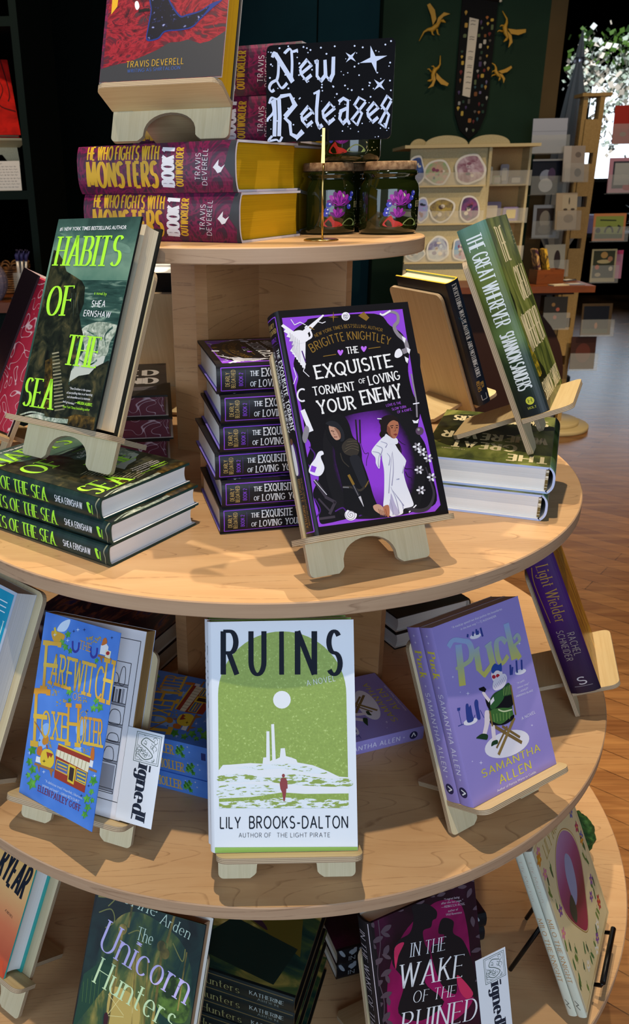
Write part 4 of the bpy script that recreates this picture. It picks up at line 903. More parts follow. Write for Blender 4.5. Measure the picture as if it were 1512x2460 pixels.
def monst_front(A):
    A.quad([(543*.5026, -439*.5026), (1128*.5026, -417*.5026), (530, 191), (229, 203)], (0, 0), .5026)
    for k in range(26):
        x, y = rnd.uniform(470, 1080), rnd.uniform(0, 260); r = rnd.uniform(18, 55); a = rnd.uniform(0, 360)
        A.stroke(ell(x, y, r, r*.6, a, a+250, 14), rnd.uniform(4, 9), mat(rnd.choice(('#94222f', '#7c1a2a', '#4e1626', '#84202e')), .4), layer=1, taper=(.3, 1))
    A.poly([(440, 420), (455, 345), (520, 335), (580, 322), (620, 318), (700, 290), (760, 268), (820, 238), (870, 236), (905, 228), (960, 246), (1000, 238), (1075, 200), (1075, 420)], ASH, 2)
    cl = paint('cover_starry_cloak', [(.6, '#0f1222'), (.68, '#1c2450'), (.78, '#8f96c8')], 190, 1, 1, 1)
    A.poly([(742, -20), (800, -20), (808, 30), (832, 80), (872, 128), (900, 124), (960, 112), (1010, 86), (1056, 76), (1015, 105), (960, 150), (925, 180), (870, 190), (800, 194), (768, 222), (712, 226), (716, 170), (730, 100), (724, 50)], mat('#20347c', .4), 3, True)
    A.poly([(746, -20), (796, -20), (804, 34), (826, 84), (866, 134), (900, 132), (960, 118), (1000, 98), (930, 170), (868, 184), (798, 188), (764, 216), (716, 220), (722, 170), (736, 100), (730, 50)], cl, 4, True)
    A.stroke([(725, 95), (672, 100)], 12, INK, layer=5); A.poly([(655, 60), (668, 58), (676, 82), (664, 95), (654, 80)], WHITE, 5, True)
    for q in ([(548, -60), (585, -60), (566, 75), (535, 108)], [(600, -40), (640, -40), (622, 20), (598, 26)], [(660, -40), (690, -40), (684, 10), (664, 8)]): A.poly(q, GY, 5)
    A.text('TRAVIS DEVERELL', (612, 340), (886, 328), (612, 314), GY, 'light', 5); A.text('WRITING AS SHIRTALOON', (618, 362), (870, 350), (618, 348), mat('#3a62b8', .4), 'light', 5)
spec('monst', 'hardcover_book', .1603, .2413, .0571, True, MPUR, ASH, MPUR, PG_YELLOW, None, monst_spine, edge=mat('#d8d4dc', .4), inner=mat('#2a2a30', .5), rounded=.006)
spec('monst_front', 'hardcover_book', .1553, .233, .0554, True, MRED, ASH, MPUR, PG_YELLOW, monst_front, None, edge=mat('#c8c8cc', .4), inner=mat('#2a2a30', .5))

# -- navy book seen from behind
NV = paint('cover_navy', [(.35, '#0b1220'), (.65, '#152238')], 14, 1, 1, 3)
def ebw_spine(A):
    t = A.h; wh = mat('#b8c4d4', .45)
    A.text('EVERYTHING WAS BEAUTIFUL AND NOTHING HURT', (6, t*.34), (172, t*.34), (6, t*.66), mat('#d4dce6', .45), 'serif', 1, wt=1.3); A.stroke([(60, t*.2), (90, t*.7), (130, t*.3)], 1.2, mat('#1f4a68', .4), layer=1, sm=True)
    A.text('BEN', (182, t*.5), (192, t*.5), (182, t*.72), mat('#c8a648', .4), 'sans', 1); A.text('REEVES', (178, t*.2), (197, t*.2), (178, t*.42), mat('#c8a648', .4), 'sans', 1)
    A.stroke([(204, t*.3), (214, t*.3), (214, t*.7), (204, t*.7)], 1, wh, layer=1)
spec('ebw', 'hardcover_book', .150, .2227, .024, True, NV, NV, NV, PG_CREAM, None, ebw_spine, edge=mat('#d8b83c', .4), inner=mat('#8fae90', .5))

# -- purple and gold
VIO = vgrad('cover_violet', [(0, '#1c0d28'), (.3, '#2e1042'), (.6, '#421462'), (1, '#361254')], .235, 10, .2)
GLD = paint('cover_gold_streaks', [(.3, '#3a2208'), (.5, '#8a5a18'), (.66, '#d0a030')], 30, 3.5, .5, 5, 1.5, .3)
def light_front(A):
    A.text('LIGHT WIELDER', (20, 150), (136, 150), (20, 180), mat('#d8b85c', .3, .4), 'old', 3); A.text('RACHEL SCHNEIDER', (30, 30), (126, 30), (30, 40), mat('#d8b85c', .3, .4), 'serif', 3)
def light_spine(A):
    t = A.h; g = mat('#b08a3c', .35, .3)
    A.text('Light Wielder', (34, t*.34), (122, t*.34), (34, t*.72), g, 'old', 1, wt=1.2); A.text('RACHEL', (140, t*.55), (176, t*.55), (140, t*.78), mat('#a99a8c', .5), 'light', 1); A.text('SCHNEIDER', (134, t*.24), (182, t*.24), (134, t*.46), mat('#a99a8c', .5), 'light', 1)
    A.text('S', (221, t*.34), (221, t*.64), (210, t*.34), mat('#c9c4cc', .5), 'sans', 1); A.stroke([(224, t*.2), (224, t*.8)], .7, GREYP, layer=1)
    A.stroke([(34, t*.2), (60, t*.1), (120, t*.16)], 1, g, layer=1, sm=True)
spec('light', 'hardcover_book', .1562, .235, .040, True, GLD, VIO, VIO, PG_CREAM, light_front, light_spine)

# -- turquoise book at the frame edge
def blue_front(A):
    w, h = A.w, A.h
    A.poly([(4, 4), (w-4, 4), (w-4, h-4), (4, h-4)], paint('cover_turquoise', [(.3, '#0f7fa8'), (.7, '#22a5c4')], 10, 1, 1, 2), 1)
    A.text('ETON', (84, 186), (w-9, 186), (84, 206), mat('#c8dcdc', .4), 'old', 2)
    for i in range(3): A.stroke([(w-52+i*4, 228-i*6), (w-12, 228-i*6)], 1.2, WHITE, layer=2)
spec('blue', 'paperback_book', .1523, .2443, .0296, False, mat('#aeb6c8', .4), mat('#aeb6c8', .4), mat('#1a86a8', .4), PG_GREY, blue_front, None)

# -- sunset-coloured book
SUN = vgrad('cover_sunset', [(.0, '#b8432a'), (.25, '#d8744a'), (.5, '#e0b070'), (.75, '#c9a050'), (1, '#8aa05a')], .233, 8, .2)
def ryear_front(A):
    A.quad([(-41, 1836), (132, 1940), (9, 2354), (-157, 2219)], (0, 1950), .3704)
    A.text('RYEAR', (-26, 392), (142, 580), (24, 182), NAVY, 'heavy', 2, wt=.7)
    A.text('A NOVEL', (34, 648), (82, 700), (38, 632), INK, 'serif', 2)
    A.poly([(-400, 900), (-200, 850), (0, 960), (20, 1000), (-30, 1180), (-420, 900)], mat('#c8502e', .4), 1, True)
spec('ryear', 'hardcover_book', .1516, .233, .0337, True, SUN, mat('#3fb0b0', .4), SUN, PG_WHITE, ryear_front, None, edge=mat('#3aa9a4', .4), inner=mat('#3aa9a4', .4))

# -- dark green gilded gate
UNI = paint('cover_green_park', [(.3, '#0c2024'), (.44, '#1b3a32'), (.55, '#44582f'), (.66, '#988844'), (.8, '#d4bc6c')], 22, 1.5, .5, 6, .9, .36)
UDK = paint('cover_dark_grove', [(.35, '#081518'), (.65, '#16302f')], 24, 1, 1, 5, 1)
UGO = paint('cover_gilded', [(.35, '#3a3a1e'), (.52, '#7a6a34'), (.66, '#b39a52'), (.8, '#d8c888')], 55, 1, .5, 5)
def uni_front(A):
    A.quad([(222, 2146), (494, 2226), (410, 2752), (133, 2644)], (0, 1950), .3704)
    A.poly([(630, 560), (1400, 740), (1370, 950), (1280, 1150), (1200, 900), (1080, 760), (900, 660), (760, 700), (640, 900), (560, 1150), (500, 1250)], UDK, 1, True)
    A.poly([(540, 1060), (740, 920), (700, 1120), (480, 1400), (440, 1420)], mat('#1f4030', .4), 1)
    A.poly([(1020, 1100), (1100, 1050), (1180, 1120), (1230, 1250), (1190, 1380), (1050, 1330), (1000, 1200)], paint('cover_bush', [(.4, '#1c3018'), (.65, '#5a7a30')], 80, 1, 1, 4), 2, True)
    A.poly([(720, 1150), (900, 1250), (860, 1500), (700, 1460)], mat('#b9a058', .4), 2, True)
    for q, wd_ in (([(795, 760), (760, 1000), (690, 1420)], 15), ([(1050, 880), (1020, 1150), (980, 1420)], 18), ([(880, 900), (850, 1420)], 9), ([(960, 960), (930, 1420)], 9), ([(1210, 920), (1150, 1300)], 10), ([(860, 600), (830, 760)], 15), ([(1130, 680), (1080, 860)], 16)): A.stroke(q, wd_, UGO, layer=2)
    for c in ((795, 770), (1045, 880), (1070, 930)): A.poly(ell(c[0], c[1], 28, 36), UGO, 3)
    for q in ([(640, 660), (720, 640), (740, 720), (680, 760)], [(830, 800), (900, 780), (930, 860)], [(1120, 860), (1180, 980), (1200, 900)], [(700, 620), (740, 580), (720, 570)]): A.stroke(q, 7, mat('#7a7a44', .4), layer=2, sm=True)
    for i in range(5): A.stroke([(540+i*28, 1110-i*20), (530+i*24, 1240+i*6)], 3, mat('#4a6a3c', .4), layer=2)
    for q in ([(700, 1190), (800, 1330)], [(800, 1190), (690, 1330)], [(690, 1330), (800, 1340)]): A.stroke(q, 4, mat('#d8cc8c', .4), layer=3)
    A.poly([(672, 1330), (690, 1310), (700, 1340), (690, 1400), (670, 1420)], mat('#3a1620', .5), 4, True)
    g1 = vgrad('cover_lilac_to_mint_letters', [(0, '#cfe8b8'), (1, '#b9a8e8')], .23, 4, .05); lm = mat('#c2d8c8', .4)
    A.text('Katherine', (590, 500), (1010, 690), (600, 410), lm, 'old', 5); A.text('Arden', (1035, 730), (1222, 836), (1050, 660), lm, 'old', 5)
    A.text('The', (880, 832), (984, 874), (884, 745), lm, 'old', 5)
    A.text('Unicorn', (636, 890), (1196, 1256), (672, 690), mat('#c3b6ea', .4), 'old', 5, wt=1.15); A.text('Hunters', (602, 1110), (1110, 1440), (640, 940), mat('#c4dcae', .4), 'old', 5, wt=1.15)
def uni_spine(A):
    t = A.h; g = mat('#8a8a5c', .4)
    for q in (2.5, t-2.5): A.stroke([(2, q), (A.w-2, q)], .7, mat('#6a5a34', .4), layer=1)
    A.text('The Unicorn Hunters', (20, t*.3), (165, t*.3), (20, t*.78), g, 'old', 1, wt=1.2); A.text('KATHERINE', (178, t*.5), (222, t*.5), (178, t*.72), mat('#9fb0b0', .4), 'serif', 1); A.text('ARDEN', (188, t*.2), (215, t*.2), (188, t*.4), mat('#6f8080', .4), 'serif', 1)
UBACK = mat('#10151d', .4)
spec('uni', 'hardcover_book', .1455, .2306, .030, True, UNI, UBACK, UBACK, pages('page_edges_shaded_cream', '#a88a6c', '#8f7258'), uni_front, uni_spine, edge=mat('#141a2c', .4))  # shade on the fore edge is put into this darker page colour
def uni_flat(A):
    w, h = A.w, A.h
    A.poly([(60, 10), (150, 30), (150, 130), (100, 110)], mat('#5f5420', .4), 1); A.poly([(70, 120), (148, 90), (150, 160), (90, 190)], UGO, 1, True); A.poly([(12, 30), (70, 16), (90, 110), (30, 150)], mat('#1a2c26', .4), 2)
    A.poly([(84, 62), (100, 80), (112, 120), (120, 130), (108, 132), (98, 100)], mat('#3a2430', .4), 3, True); A.poly([(100, 84), (112, 118), (120, 128), (126, 110)], mat('#b8b86c', .4), 3, True)
    for q in ([(96, 130), (140, 150)], [(120, 120), (124, 160)], [(92, 150), (138, 128)]): A.stroke(q, 1.2, mat('#b8ac78', .4), layer=2)
    A.text('The Unicorn', (14, 170), (140, 170), (14, 198), mat('#6a5c60', .4), 'old', 4); A.text('Hunters', (14, 134), (80, 134), (14, 160), mat('#6a5c60', .4), 'old', 4)
spec('uni_flat', 'hardcover_book', .155, .235, .026, True, UNI, UBACK, paint('cover_dark_teal_spine', [(.4, '#0c1618'), (.7, '#172a28')], 14), pages('page_edges_black', '#1c1715', '#0e0b0a'), uni_flat, uni_spine, edge=mat('#5a4a2c', .4), inner=mat('#14100e', .6))

# -- black and magenta with leaves
WK = paint('cover_plum', [(.35, '#150a14'), (.6, '#2c0f24'), (.8, '#471436')], 12, 1, 1, 4, .6, .36)
MAG = paint('cover_magenta', [(.3, '#5c0c38'), (.6, '#98125a'), (.8, '#b82a58')], 12, 1, 1, 3, .5, .36)
def wake_front(A):
    A.quad([(883, 2223), (1139, 2110), (1180, 2531), (935, 2667)], (820, 1950), .4577)
    A.poly([(440, 520), (520, 470), (620, 480), (660, 600), (680, 780), (700, 960), (620, 1080), (420, 1180), (270, 1180), (240, 1000), (260, 800), (330, 640)], MAG, 1, True)
    A.poly([(380, 560), (372, 500), (440, 485), (498, 520), (500, 560), (480, 575), (470, 610), (430, 630), (440, 700), (470, 760), (440, 900), (540, 1000), (420, 1100), (300, 1060), (330, 900), (268, 800), (290, 690), (360, 640)], INK, 2, True)
    A.poly([(520, 580), (545, 560), (590, 580), (588, 640), (640, 680), (690, 800), (720, 960), (660, 960), (610, 860), (600, 960), (520, 900), (470, 720), (530, 690), (540, 650), (510, 640)], INK, 2, True)
    A.poly([(280, 720), (330, 690), (300, 760), (285, 830)], mat('#c8305c', .4), 3, True); A.poly([(610, 860), (690, 950), (660, 985), (620, 940)], mat('#c8305c', .4), 3, True); A.poly([(470, 790), (520, 900), (560, 1000), (510, 960)], MAG, 3, True)
    lf = mat('#54454f', .42)
    def leaf(x, y, r, a):
        A.poly([(x+r*math.cos(a), y+r*math.sin(a)), (x+r*.45*math.cos(a+1.3), y+r*.45*math.sin(a+1.3)), (x-r*math.cos(a), y-r*math.sin(a)), (x+r*.45*math.cos(a-1.3), y+r*.45*math.sin(a-1.3))], lf, 3, True)
    for i in range(11): leaf(190+(i % 2)*45, 560+i*58, 34, rnd.uniform(-1.4, -.4)); leaf(160+(i % 2)*70+12*i/5, 590+i*58, 26, rnd.uniform(.3, 1.5))
    A.stroke([(190, 540), (205, 700), (190, 860), (225, 1000), (215, 1150)], 5, lf, layer=3, sm=True)
    for i in range(9): leaf(672+i*9+(i % 2)*34, 430+i*75, 28, rnd.uniform(-2, 0))
    for i in range(9): leaf(250+i*55, 520-i*20+(i % 2)*18, 24, rnd.uniform(-.5, .5))
    A.text('IN THE', (362, 766), (545, 728), (358, 696), WHITE, 'thin', 5); A.text('WAKE', (300, 932), (636, 868), (272, 816), WHITE, 'thin', 5, wt=1.2); A.text('OF THE', (374, 1007), (596, 970), (368, 948), WHITE, 'thin', 5); A.text('RUINED', (312, 1178), (706, 1090), (286, 1068), WHITE, 'thin', 5, wt=1.2)
    for i, (t_, x0, x1) in enumerate((('“I regret being', 538, 620), ('after the last page.”', 524, 638), ('—REBECCA ROSS,', 524, 648), ('author of', 560, 612), ('Wild Reverence', 548, 632))): A.text(t_, (x0, 470+i*20), (x1, 466+i*20-(x1-x0)*.12), (x0-1, 458+i*20), mat('#b9a8b4', .5), 'b', 5)
def wake_spine(A):
    t = A.h
    A.stroke([(2, t-3), (A.w-3, t-3)], .8, mat('#c8bcc4', .4), layer=1); A.text('IN THE WAKE OF THE RUINED', (16, t*.3), (186, t*.3), (16, t*.66), mat('#b8aeb6', .4), 'thin', 1)
def wake_stack_spine(A):
    t = A.h
    for k in range(20): A.poly(ell(rnd.uniform(4, A.w-4), rnd.choice((t*.15, t*.85)), 6, 2.4, rot=rnd.uniform(0, 180)), mat('#9aa6b4', .4), 1)
    A.text('IN THE WAKE OF THE RUINED', (16, t*.36), (186, t*.36), (16, t*.62), mat('#b8c4d0', .4), 'thin', 1)
spec('wake', 'hardcover_book', .1497, .231, .0268, True, WK, INK, INK, PG_CREAM, wake_front, wake_spine)
spec('wake_flat', 'hardcover_book', .1497, .231, .0268, True, WK, INK, INK, PG_CREAM, None, wake_stack_spine)

# -- cream flowered picture book
CRM = paint('cover_cream', [(.3, '#c9b98c'), (.7, '#d6c79c')], 8, 1, 1, 2)
def milo_front(A):
    w, h = A.w, A.h
    A.stroke([(5, 5), (w-5, 5), (w-5, h-5), (5, h-5)], .7, GOLD, layer=1, closed=True)
    ov = vgrad('cover_rose_oval', [(.15, '#a02450'), (.4, '#6a2038'), (.6, '#8a3a70'), (.85, '#a98ab8')], .25, 10, .15)
    A.poly([(w*.5, h*.22), (w*.62, h*.3), (w*.78, h*.5), (w*.76, h*.66), (w*.6, h*.78), (w*.4, h*.78), (w*.24, h*.66), (w*.22, h*.5), (w*.38, h*.3)], ov, 2, True)
    A.stroke(smooth([(w*.5, h*.21), (w*.62, h*.29), (w*.79, h*.5), (w*.77, h*.67), (w*.6, h*.79), (w*.4, h*.79), (w*.23, h*.67), (w*.21, h*.5), (w*.38, h*.29)]), 1, GOLD, layer=3, closed=True)
    A.poly([(w*.42, h*.42), (w*.55, h*.46), (w*.6, h*.6), (w*.52, h*.68), (w*.42, h*.6)], mat('#8f93b4', .5), 3, True); A.poly([(w*.34, h*.36), (w*.42, h*.4), (w*.4, h*.5), (w*.3, h*.46)], mat('#2c3f34', .5), 4, True)
    cols = ('#b0305a', '#7a4a90', '#c8822c', '#d8d2c4', '#a83a3a', '#c87a90', '#5a5a9c')
    r2 = random.Random(5)
    for k in range(54):
        for _ in range(30):
            x, y = r2.uniform(10, w-10), r2.uniform(10, h-10)
            if ((x-w*.5)/(w*.33))**2+((y-h*.5)/(h*.33))**2 > 1 and not (y > h*.8 and w*.15 < x < w*.85): break
        if k % 3 == 0:
            a = r2.uniform(0, 6); c = mat(r2.choice(cols), .5)
            for i in range(5): A.poly(ell(x+4*math.cos(a+i*1.257), y+4*math.sin(a+i*1.257), 4, 2.3, rot=math.degrees(a+i*1.257), n=12), c, 3)
            A.dot((x, y), 1.6, YEL, 4)
        else:
            a = r2.uniform(60, 120); g = mat(r2.choice(('#3f6a3a', '#5f7a3a', '#2c5236')), .5)
            A.poly(ell(x, y, r2.uniform(5, 9), 2.4, rot=a, n=14), g, 2); A.stroke([(x, y-9), (x+2, y+9)], .8, g, layer=2)
    A.text('LILY MURTON', (w*.2, h*.84), (w*.8, h*.84), (w*.2, h*.92), mat('#a58a3c', .4), 'old', 3)
def milo_spine(A):
    t = A.h; g = mat('#b07a38', .4)
    A.text('MILO THE KNIGHT', (100, t*.28), (196, t*.28), (100, t*.72), g, 'slab', 1); A.text('Lily Murton', (16, t*.35), (74, t*.35), (16, t*.62), mat('#b06a4a', .5), 'old', 1)
    A.stroke([(224, t*.3), (230, t*.6), (232, t*.3), (238, t*.6)], 1, mat('#57564f', .5), layer=1)
spec('milo', 'hardcover_book', .1928, .25, .0115, True, CRM, CRM, mat('#c6cabb', .45), PG_WHITE, milo_front, milo_spine, edge=mat('#c6cabb', .45), rounded=.002)

# -- black book with stencilled red page edges
def swirl_mat(name, base, line):
    k = N(name, .45)
    n = k.noise(k.map((1, 1, 1.6)), 24, .5, .3, 1.6)
    r = k.math('FRACT', k.math('MULTIPLY', n, 5))
    return k.out(k.mix(k.ramp(r, [(.43, 0.), (.49, 1.), (.51, 1.), (.57, 0.)]), base, line))
SW_RED = swirl_mat('red_swirl_edges', '#a81c3c', '#d8c0cc'); SW_MAR = swirl_mat('maroon_swirl_edges', '#4e1426', '#a08c98'); SW_BLK = swirl_mat('black_swirl_spine', '#17111c', '#8c8490')
def dark_front(A):
    wh = mat('#b9b4b2', .5); w = A.w
    A.text('ED', (w-64, 140), (w-12, 140), (w-64, 180), wh, 'heavy', 2, wt=1.2); A.text('ND', (w-64, 80), (w-12, 80), (w-64, 120), wh, 'heavy', 2, wt=1.2)
    for i in range(4): A.stroke([(w*.5, 52-i*6), (w-16, 58-i*6)], 2, GREYP, layer=2)
DKB = paint('cover_black_brown', [(.4, '#14100f'), (.62, '#241a18'), (.75, '#3a2420')], 30, 1, 1, 5)
spec('dark', 'hardcover_book', .152, .235, .034, True, DKB, DKB, SW_BLK, SW_MAR, dark_front, None, edge=mat('#15110f', .3))
spec('red', 'hardcover_book', .1537, .2361, .044, True, mat('#1a1117', .25, coat=.4), mat('#1a1117', .3), mat('#1a1117', .3), SW_RED, None, None, edge=mat('#2a1a24', .25))
WDS = paint('cover_night_swirls', [(.38, '#120c1c'), (.5, '#2a1420'), (.58, '#6a3820'), (.66, '#1c1c40')], 14, .5, 2., 4, 3)
spec('night', 'hardcover_book', .152, .232, .032, True, WDS, WDS, WDS, PG_CREAM, None, None)
spec('backbook', 'hardcover_book', .152, .232, .030, True, mat('#101114', .4), mat('#101114', .4), mat('#d8d6d0', .4), PG_WHITE, None, None, edge=mat('#d9d7d2', .4))
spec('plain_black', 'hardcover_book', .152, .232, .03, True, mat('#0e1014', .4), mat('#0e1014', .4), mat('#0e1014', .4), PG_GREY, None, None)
# ---------------------------------------------------------------- the tiered round display table
Z1, Z3, Z4 = .3238, -.3258, -.6463
TIERS = [(Z1, .2268, .5, 1), (0, .46, .12, 3), (Z3, .5356, 1.0, 5), (Z4, .6105, 1.35, 8)]
table = thing('display_table', 'round four-tier light maple display table stacked with books', 'display table', TR(0, 0, 0))
for zt, r, rot, sd in TIERS:
    top = maple('maple_top', '#cfa87c', '#c1966a', '#8f6844', rot, sd)
    edge = maple('maple_edge', '#b9987a', '#a88568', '#7f5e46', 0, sd, True, .5)
    g = Geo(); n = 160; th = .018; ch = .0012
    g.face([(r*math.cos(2*PI*i/n)*(1-ch/r), r*math.sin(2*PI*i/n)*(1-ch/r), 0) for i in range(n)], top)
    g.face([(r*math.cos(2*PI*i/n)*(1-ch/r), r*math.sin(2*PI*i/n)*(1-ch/r), -th) for i in range(n)][::-1], top)
    tier = g.obj('tier', table, Matrix.Translation((0, 0, Z0+zt)))
    g = Geo(); g.lathe([(r-ch, 0), (r, -ch), (r, -th+ch), (r-ch, -th)], edge, 256, smooth=False); g.obj('edge_band', tier)
POSTW = maple('maple_panel', '#b98a5c', '#a67648', '#7d5232', PI/2, 2, rough=.45); POSTE = maple('maple_panel_edge', '#b98d64', '#a67a52', '#8a6248', PI/2, 4, True)
for za, zb, r in ((0, Z1-.018, .14), (Z3, -.018, .215), (Z4, Z3-.018, .215), (-Z0, Z4-.018, .3)):
    for a in (-30, 60):
        g = Geo(); g.box(-r, r, -.009, .009, za, zb, POSTW)
        g.box(r, r+.0008, -.009, .009, za, zb, POSTE); g.box(-r-.0008, -r, -.009, .009, za, zb, POSTE)
        g.obj('support_panel', table, Matrix.Translation((0, 0, Z0)) @ Matrix.Rotation(math.radians(a), 4, 'Z'), fix=False)

# ---------------------------------------------------------------- top tier
MX, MY, MW = -.2298, -.0317, -.5185
book('monst', lying(MX, MY, MW, Z1, .1603, .2413), 'fat maroon hardcover with yellow page edges flat on the top tier, bottom of its stack', 'fat maroon hardcovers on the top tier')
book('monst', lying(MX-.004, MY, MW, Z1+.0573, .1603, .2413), 'fat maroon hardcover with yellow page edges directly under the front wooden book stand', 'fat maroon hardcovers on the top tier')
dX = Vector((math.cos(MW), math.sin(MW))); dY = Vector((-math.sin(MW), math.cos(MW)))
b0 = Vector((MX, MY)) + dY*.163 - dX*.03
for i in range(2):
    book('monst', lying(b0.x, b0.y, MW, Z1+.0573*i, .1603, .2413), ('fat maroon hardcover lying behind the front stack and left of the jars, lowest', 'fat maroon hardcover lying behind the front stack, just below jar lid height')[i], 'fat maroon hardcovers on the top tier')
for i in range(2):
    book('monst', lying(-.171, .049, -.35, Z1+.1146+.0575*i, .1603, .2413), ('fat maroon hardcover behind the lettered black sign, lower of the two spines there', 'fat maroon hardcover behind the lettered black sign, topmost of the two spines there')[i], 'fat maroon hardcovers on the top tier')
make_stand('monst', 'pale plywood book stand on the fat maroon books, seen slightly from below')
on_stand('monst', 'monst_front', 'red cover with cloaked figure and yellow page edges, standing at the very top')

# lettered sign in its wire clip
BP = mat('#08080c', .12, coat=.3)
g = Geo(); sw_, sh_ = .150, .1035
g.prism(rrect(-sw_/2, sw_/2, 0, sh_, .006), -.0008, .0008, lambda u, v, w: (u, -w, v), BP)
A = Art(g, sw_*1000, sh_*1000, lambda u, v, L: (u/1000-sw_/2, -.0008-EPS*L, v/1000))
A.quad([(645, 105), (943, 97), (933, 340), (642, 330)], (560, 80), .3175)
CH = mat('#c9d6f4', .6)
def bl(pts, a=30, b=9, ang=-35, sm=False): A.stroke(pts, a*1.14, CH, b*1.3, 1, ang=ang, sm=sm)
for q in ([(308, 165), (322, 132), (345, 150), (352, 210), (348, 290), (338, 330)], [(338, 330), (300, 350), (285, 385), (300, 412), (320, 400)], [(338, 335), (372, 390), (412, 355)], [(445, 125), (448, 220), (442, 345)], [(395, 138), (430, 108), (452, 128), (490, 118)], ): bl(q, 20, 10, sm=True)
bl([(330, 140), (452, 350)], 34, 14, 0)
def ee(x, y, s=1):
    bl([(x, y), (x+52*s, y-62*s), (x+84*s, y-22*s), (x+14*s, y+34*s)], 22, 9); bl([(x+4, y+4), (x+8*s, y+38*s), (x+42*s, y+84*s), (x+84*s, y+50*s)], 24, 9)
ee(502, 255)
bl([(608, 212), (628, 205), (626, 315), (655, 352), (688, 310), (684, 198)], 26, 12); bl([(686, 310), (720, 352), (742, 305), (746, 178)], 28, 12)
for x in (318, 352): bl([(x, 470), (x+4, 600), (x-2, 745)], 26, 12, 0)
for q in ([(282, 500), (300, 458), (340, 470), (368, 448)], [(298, 480), (312, 560), (272, 612), (268, 632)], [(300, 740), (275, 775), (330, 770), (352, 785), (372, 750)]): bl(q, 16, 9, sm=True)
bl([(362, 452), (430, 442), (466, 520), (392, 605)], 32, 14); bl([(388, 608), (428, 650), (436, 735), (478, 762), (522, 718)], 34, 14)
ee(508, 600); bl([(600, 445), (646, 422)], 14, 10); bl([(634, 430), (622, 560), (622, 650), (640, 700), (664, 680)], 26, 12); ee(664, 585, 1.05)
bl([(784, 515), (818, 490), (852, 510), (846, 650), (866, 690)], 26, 12); bl([(846, 565), (800, 585), (790, 640), (815, 680), (846, 650)], 24, 10)
bl([(984, 520), (935, 490), (900, 545), (956, 612), (920, 697), (880, 655), (984, 526)], 19, 9); ee(994, 598, 1.0)
bl([(1180, 524), (1146, 490), (1104, 560), (1160, 636), (1132, 730), (1088, 694), (1176, 530)], 20, 9)
for c, r, rot in (((1040, 210), 105, 1.35), ((872, 186), 52, .75), ((1086, 402), 58, .8)): A.star(c, r, CH, 1, .26, rot)
rr = random.Random(3)
for i in range(95):
    x, y = rr.uniform(280, 1190), rr.uniform(85, 805); A.dot((x, y), rr.uniform(3.5, 6.5), CH, 1, n=8)
for x, y in ((360, 100), (530, 98), (655, 108), (755, 102), (900, 105), (960, 118), (1170, 80), (1128, 104), (1165, 240), (1165, 375), (1015, 385), (900, 258), (695, 155), (580, 122), (500, 215), (290, 312), (298, 215), (420, 395), (660, 400), (745, 400), (830, 395), (960, 430), (880, 432), (1020, 490), (770, 455)): A.dot((x, y), 7, CH, 1, n=10)
sg = g.obj('lettered_sign', None, TR(.0855, -.1105, Z0+.4365, -.26), fix=False)
tag(sg, 'black sign hand-lettered in white with stars, clipped above the jars', 'sign')
BRASS = mat('#b79a5c', .18, .95)
h_ = thing('sign_holder', 'thin brass wire stand with round foot holding the lettered black sign', 'sign holder', TR(.080, -.1205, Z0+Z1))
g = Geo(); g.lathe([(0, .0004), (.0215, .0004), (.0215, .0016), (.019, .0024), (.004, .003), (0, .003)], BRASS, 40); g.obj('foot', h_)
g = Geo(); g.tube([(.0015, 0, .002), (.0005, 0, .06), (.001, .001, .092)], .0013, BRASS); g.obj('rod', h_)
g = Geo(); g.prism([(-.0022, .088), (.0022, .088), (.0016, .126), (-.0016, .126)], -.0012, .0012, lambda u, v, w: (u, w, v), BRASS); g.tube([(0, .004, .09), (.003, .005, .1), (.001, .004, .108)], .0012, BRASS); g.obj('clip', h_)

# candle jars
GLASS = mat('#171d07', .07, coat=.4, spec=.6); GLASS2 = mat('#0d0f07', .1)
CORK = paint('cork', [(.3, '#6a4a30'), (.55, '#9c7a58'), (.75, '#b5966f')], 160, 1, 1, 3, 0, .85)
def jar_label(A, big=True):
    pu = mat('#a02ba8', .4); pd = mat('#6a1a78', .4); bl_ = mat('#3a3fb0', .4); rd = mat('#b03028', .4); gn = mat('#8a9a5a', .4)
    A.poly([(2, 1), (46, 1), (46, 14), (34, 18), (20, 16), (8, 15), (2, 10)], mat('#2c3a22', .4), 1, True)
    for k in range(7):
        a = math.radians(20+k*24); A.poly(ell(22+7*math.cos(a), 26+8*math.sin(a), 8, 3.2, rot=math.degrees(a), n=14), pu if k % 2 else pd, 2)
    A.poly([(4, 4), (12, 14), (16, 9), (22, 7), (26, 3), (14, 1.5)], rd, 2, True); A.poly([(26, 4), (34, 11), (42, 9), (45, 3)], gn, 2, True)
    for c in ((8, 20), (10, 26), (36, 33), (38, 38), (34, 24), (7, 16)): A.dot(c, 3, bl_, 3, n=10); A.dot((c[0]+1, c[1]+1), 1, mat('#cfd0f0', .4), 4, n=8)
    for k in range(5):
        a = math.radians(30+k*30); A.poly(ell(20+4.5*math.cos(a), 12+6*math.sin(a), 5.5, 2, rot=math.degrees(a), n=12), pu if k % 2 else pd, 3)
    A.poly([(14, 34), (22, 40), (28, 35), (22, 33)], mat('#b8d8a0', .4), 1, True)
    gd = mat('#d8c48c', .4)
    A.text('FEY', (44, 23), (57, 23), (44, 29.5), gd, 'serif', 2, wt=1.2); A.stroke([(44, 31.6), (58, 31.6)], .8, gd, layer=2); A.stroke([(44, 20), (58, 20)], 1, gd, layer=2); A.stroke([(44, 17), (66, 17)], .6, gd, layer=2)
    for k in range(12): A.dot((rnd.uniform(46, 64), rnd.uniform(4, 14)), .6, gd, 2, n=6)
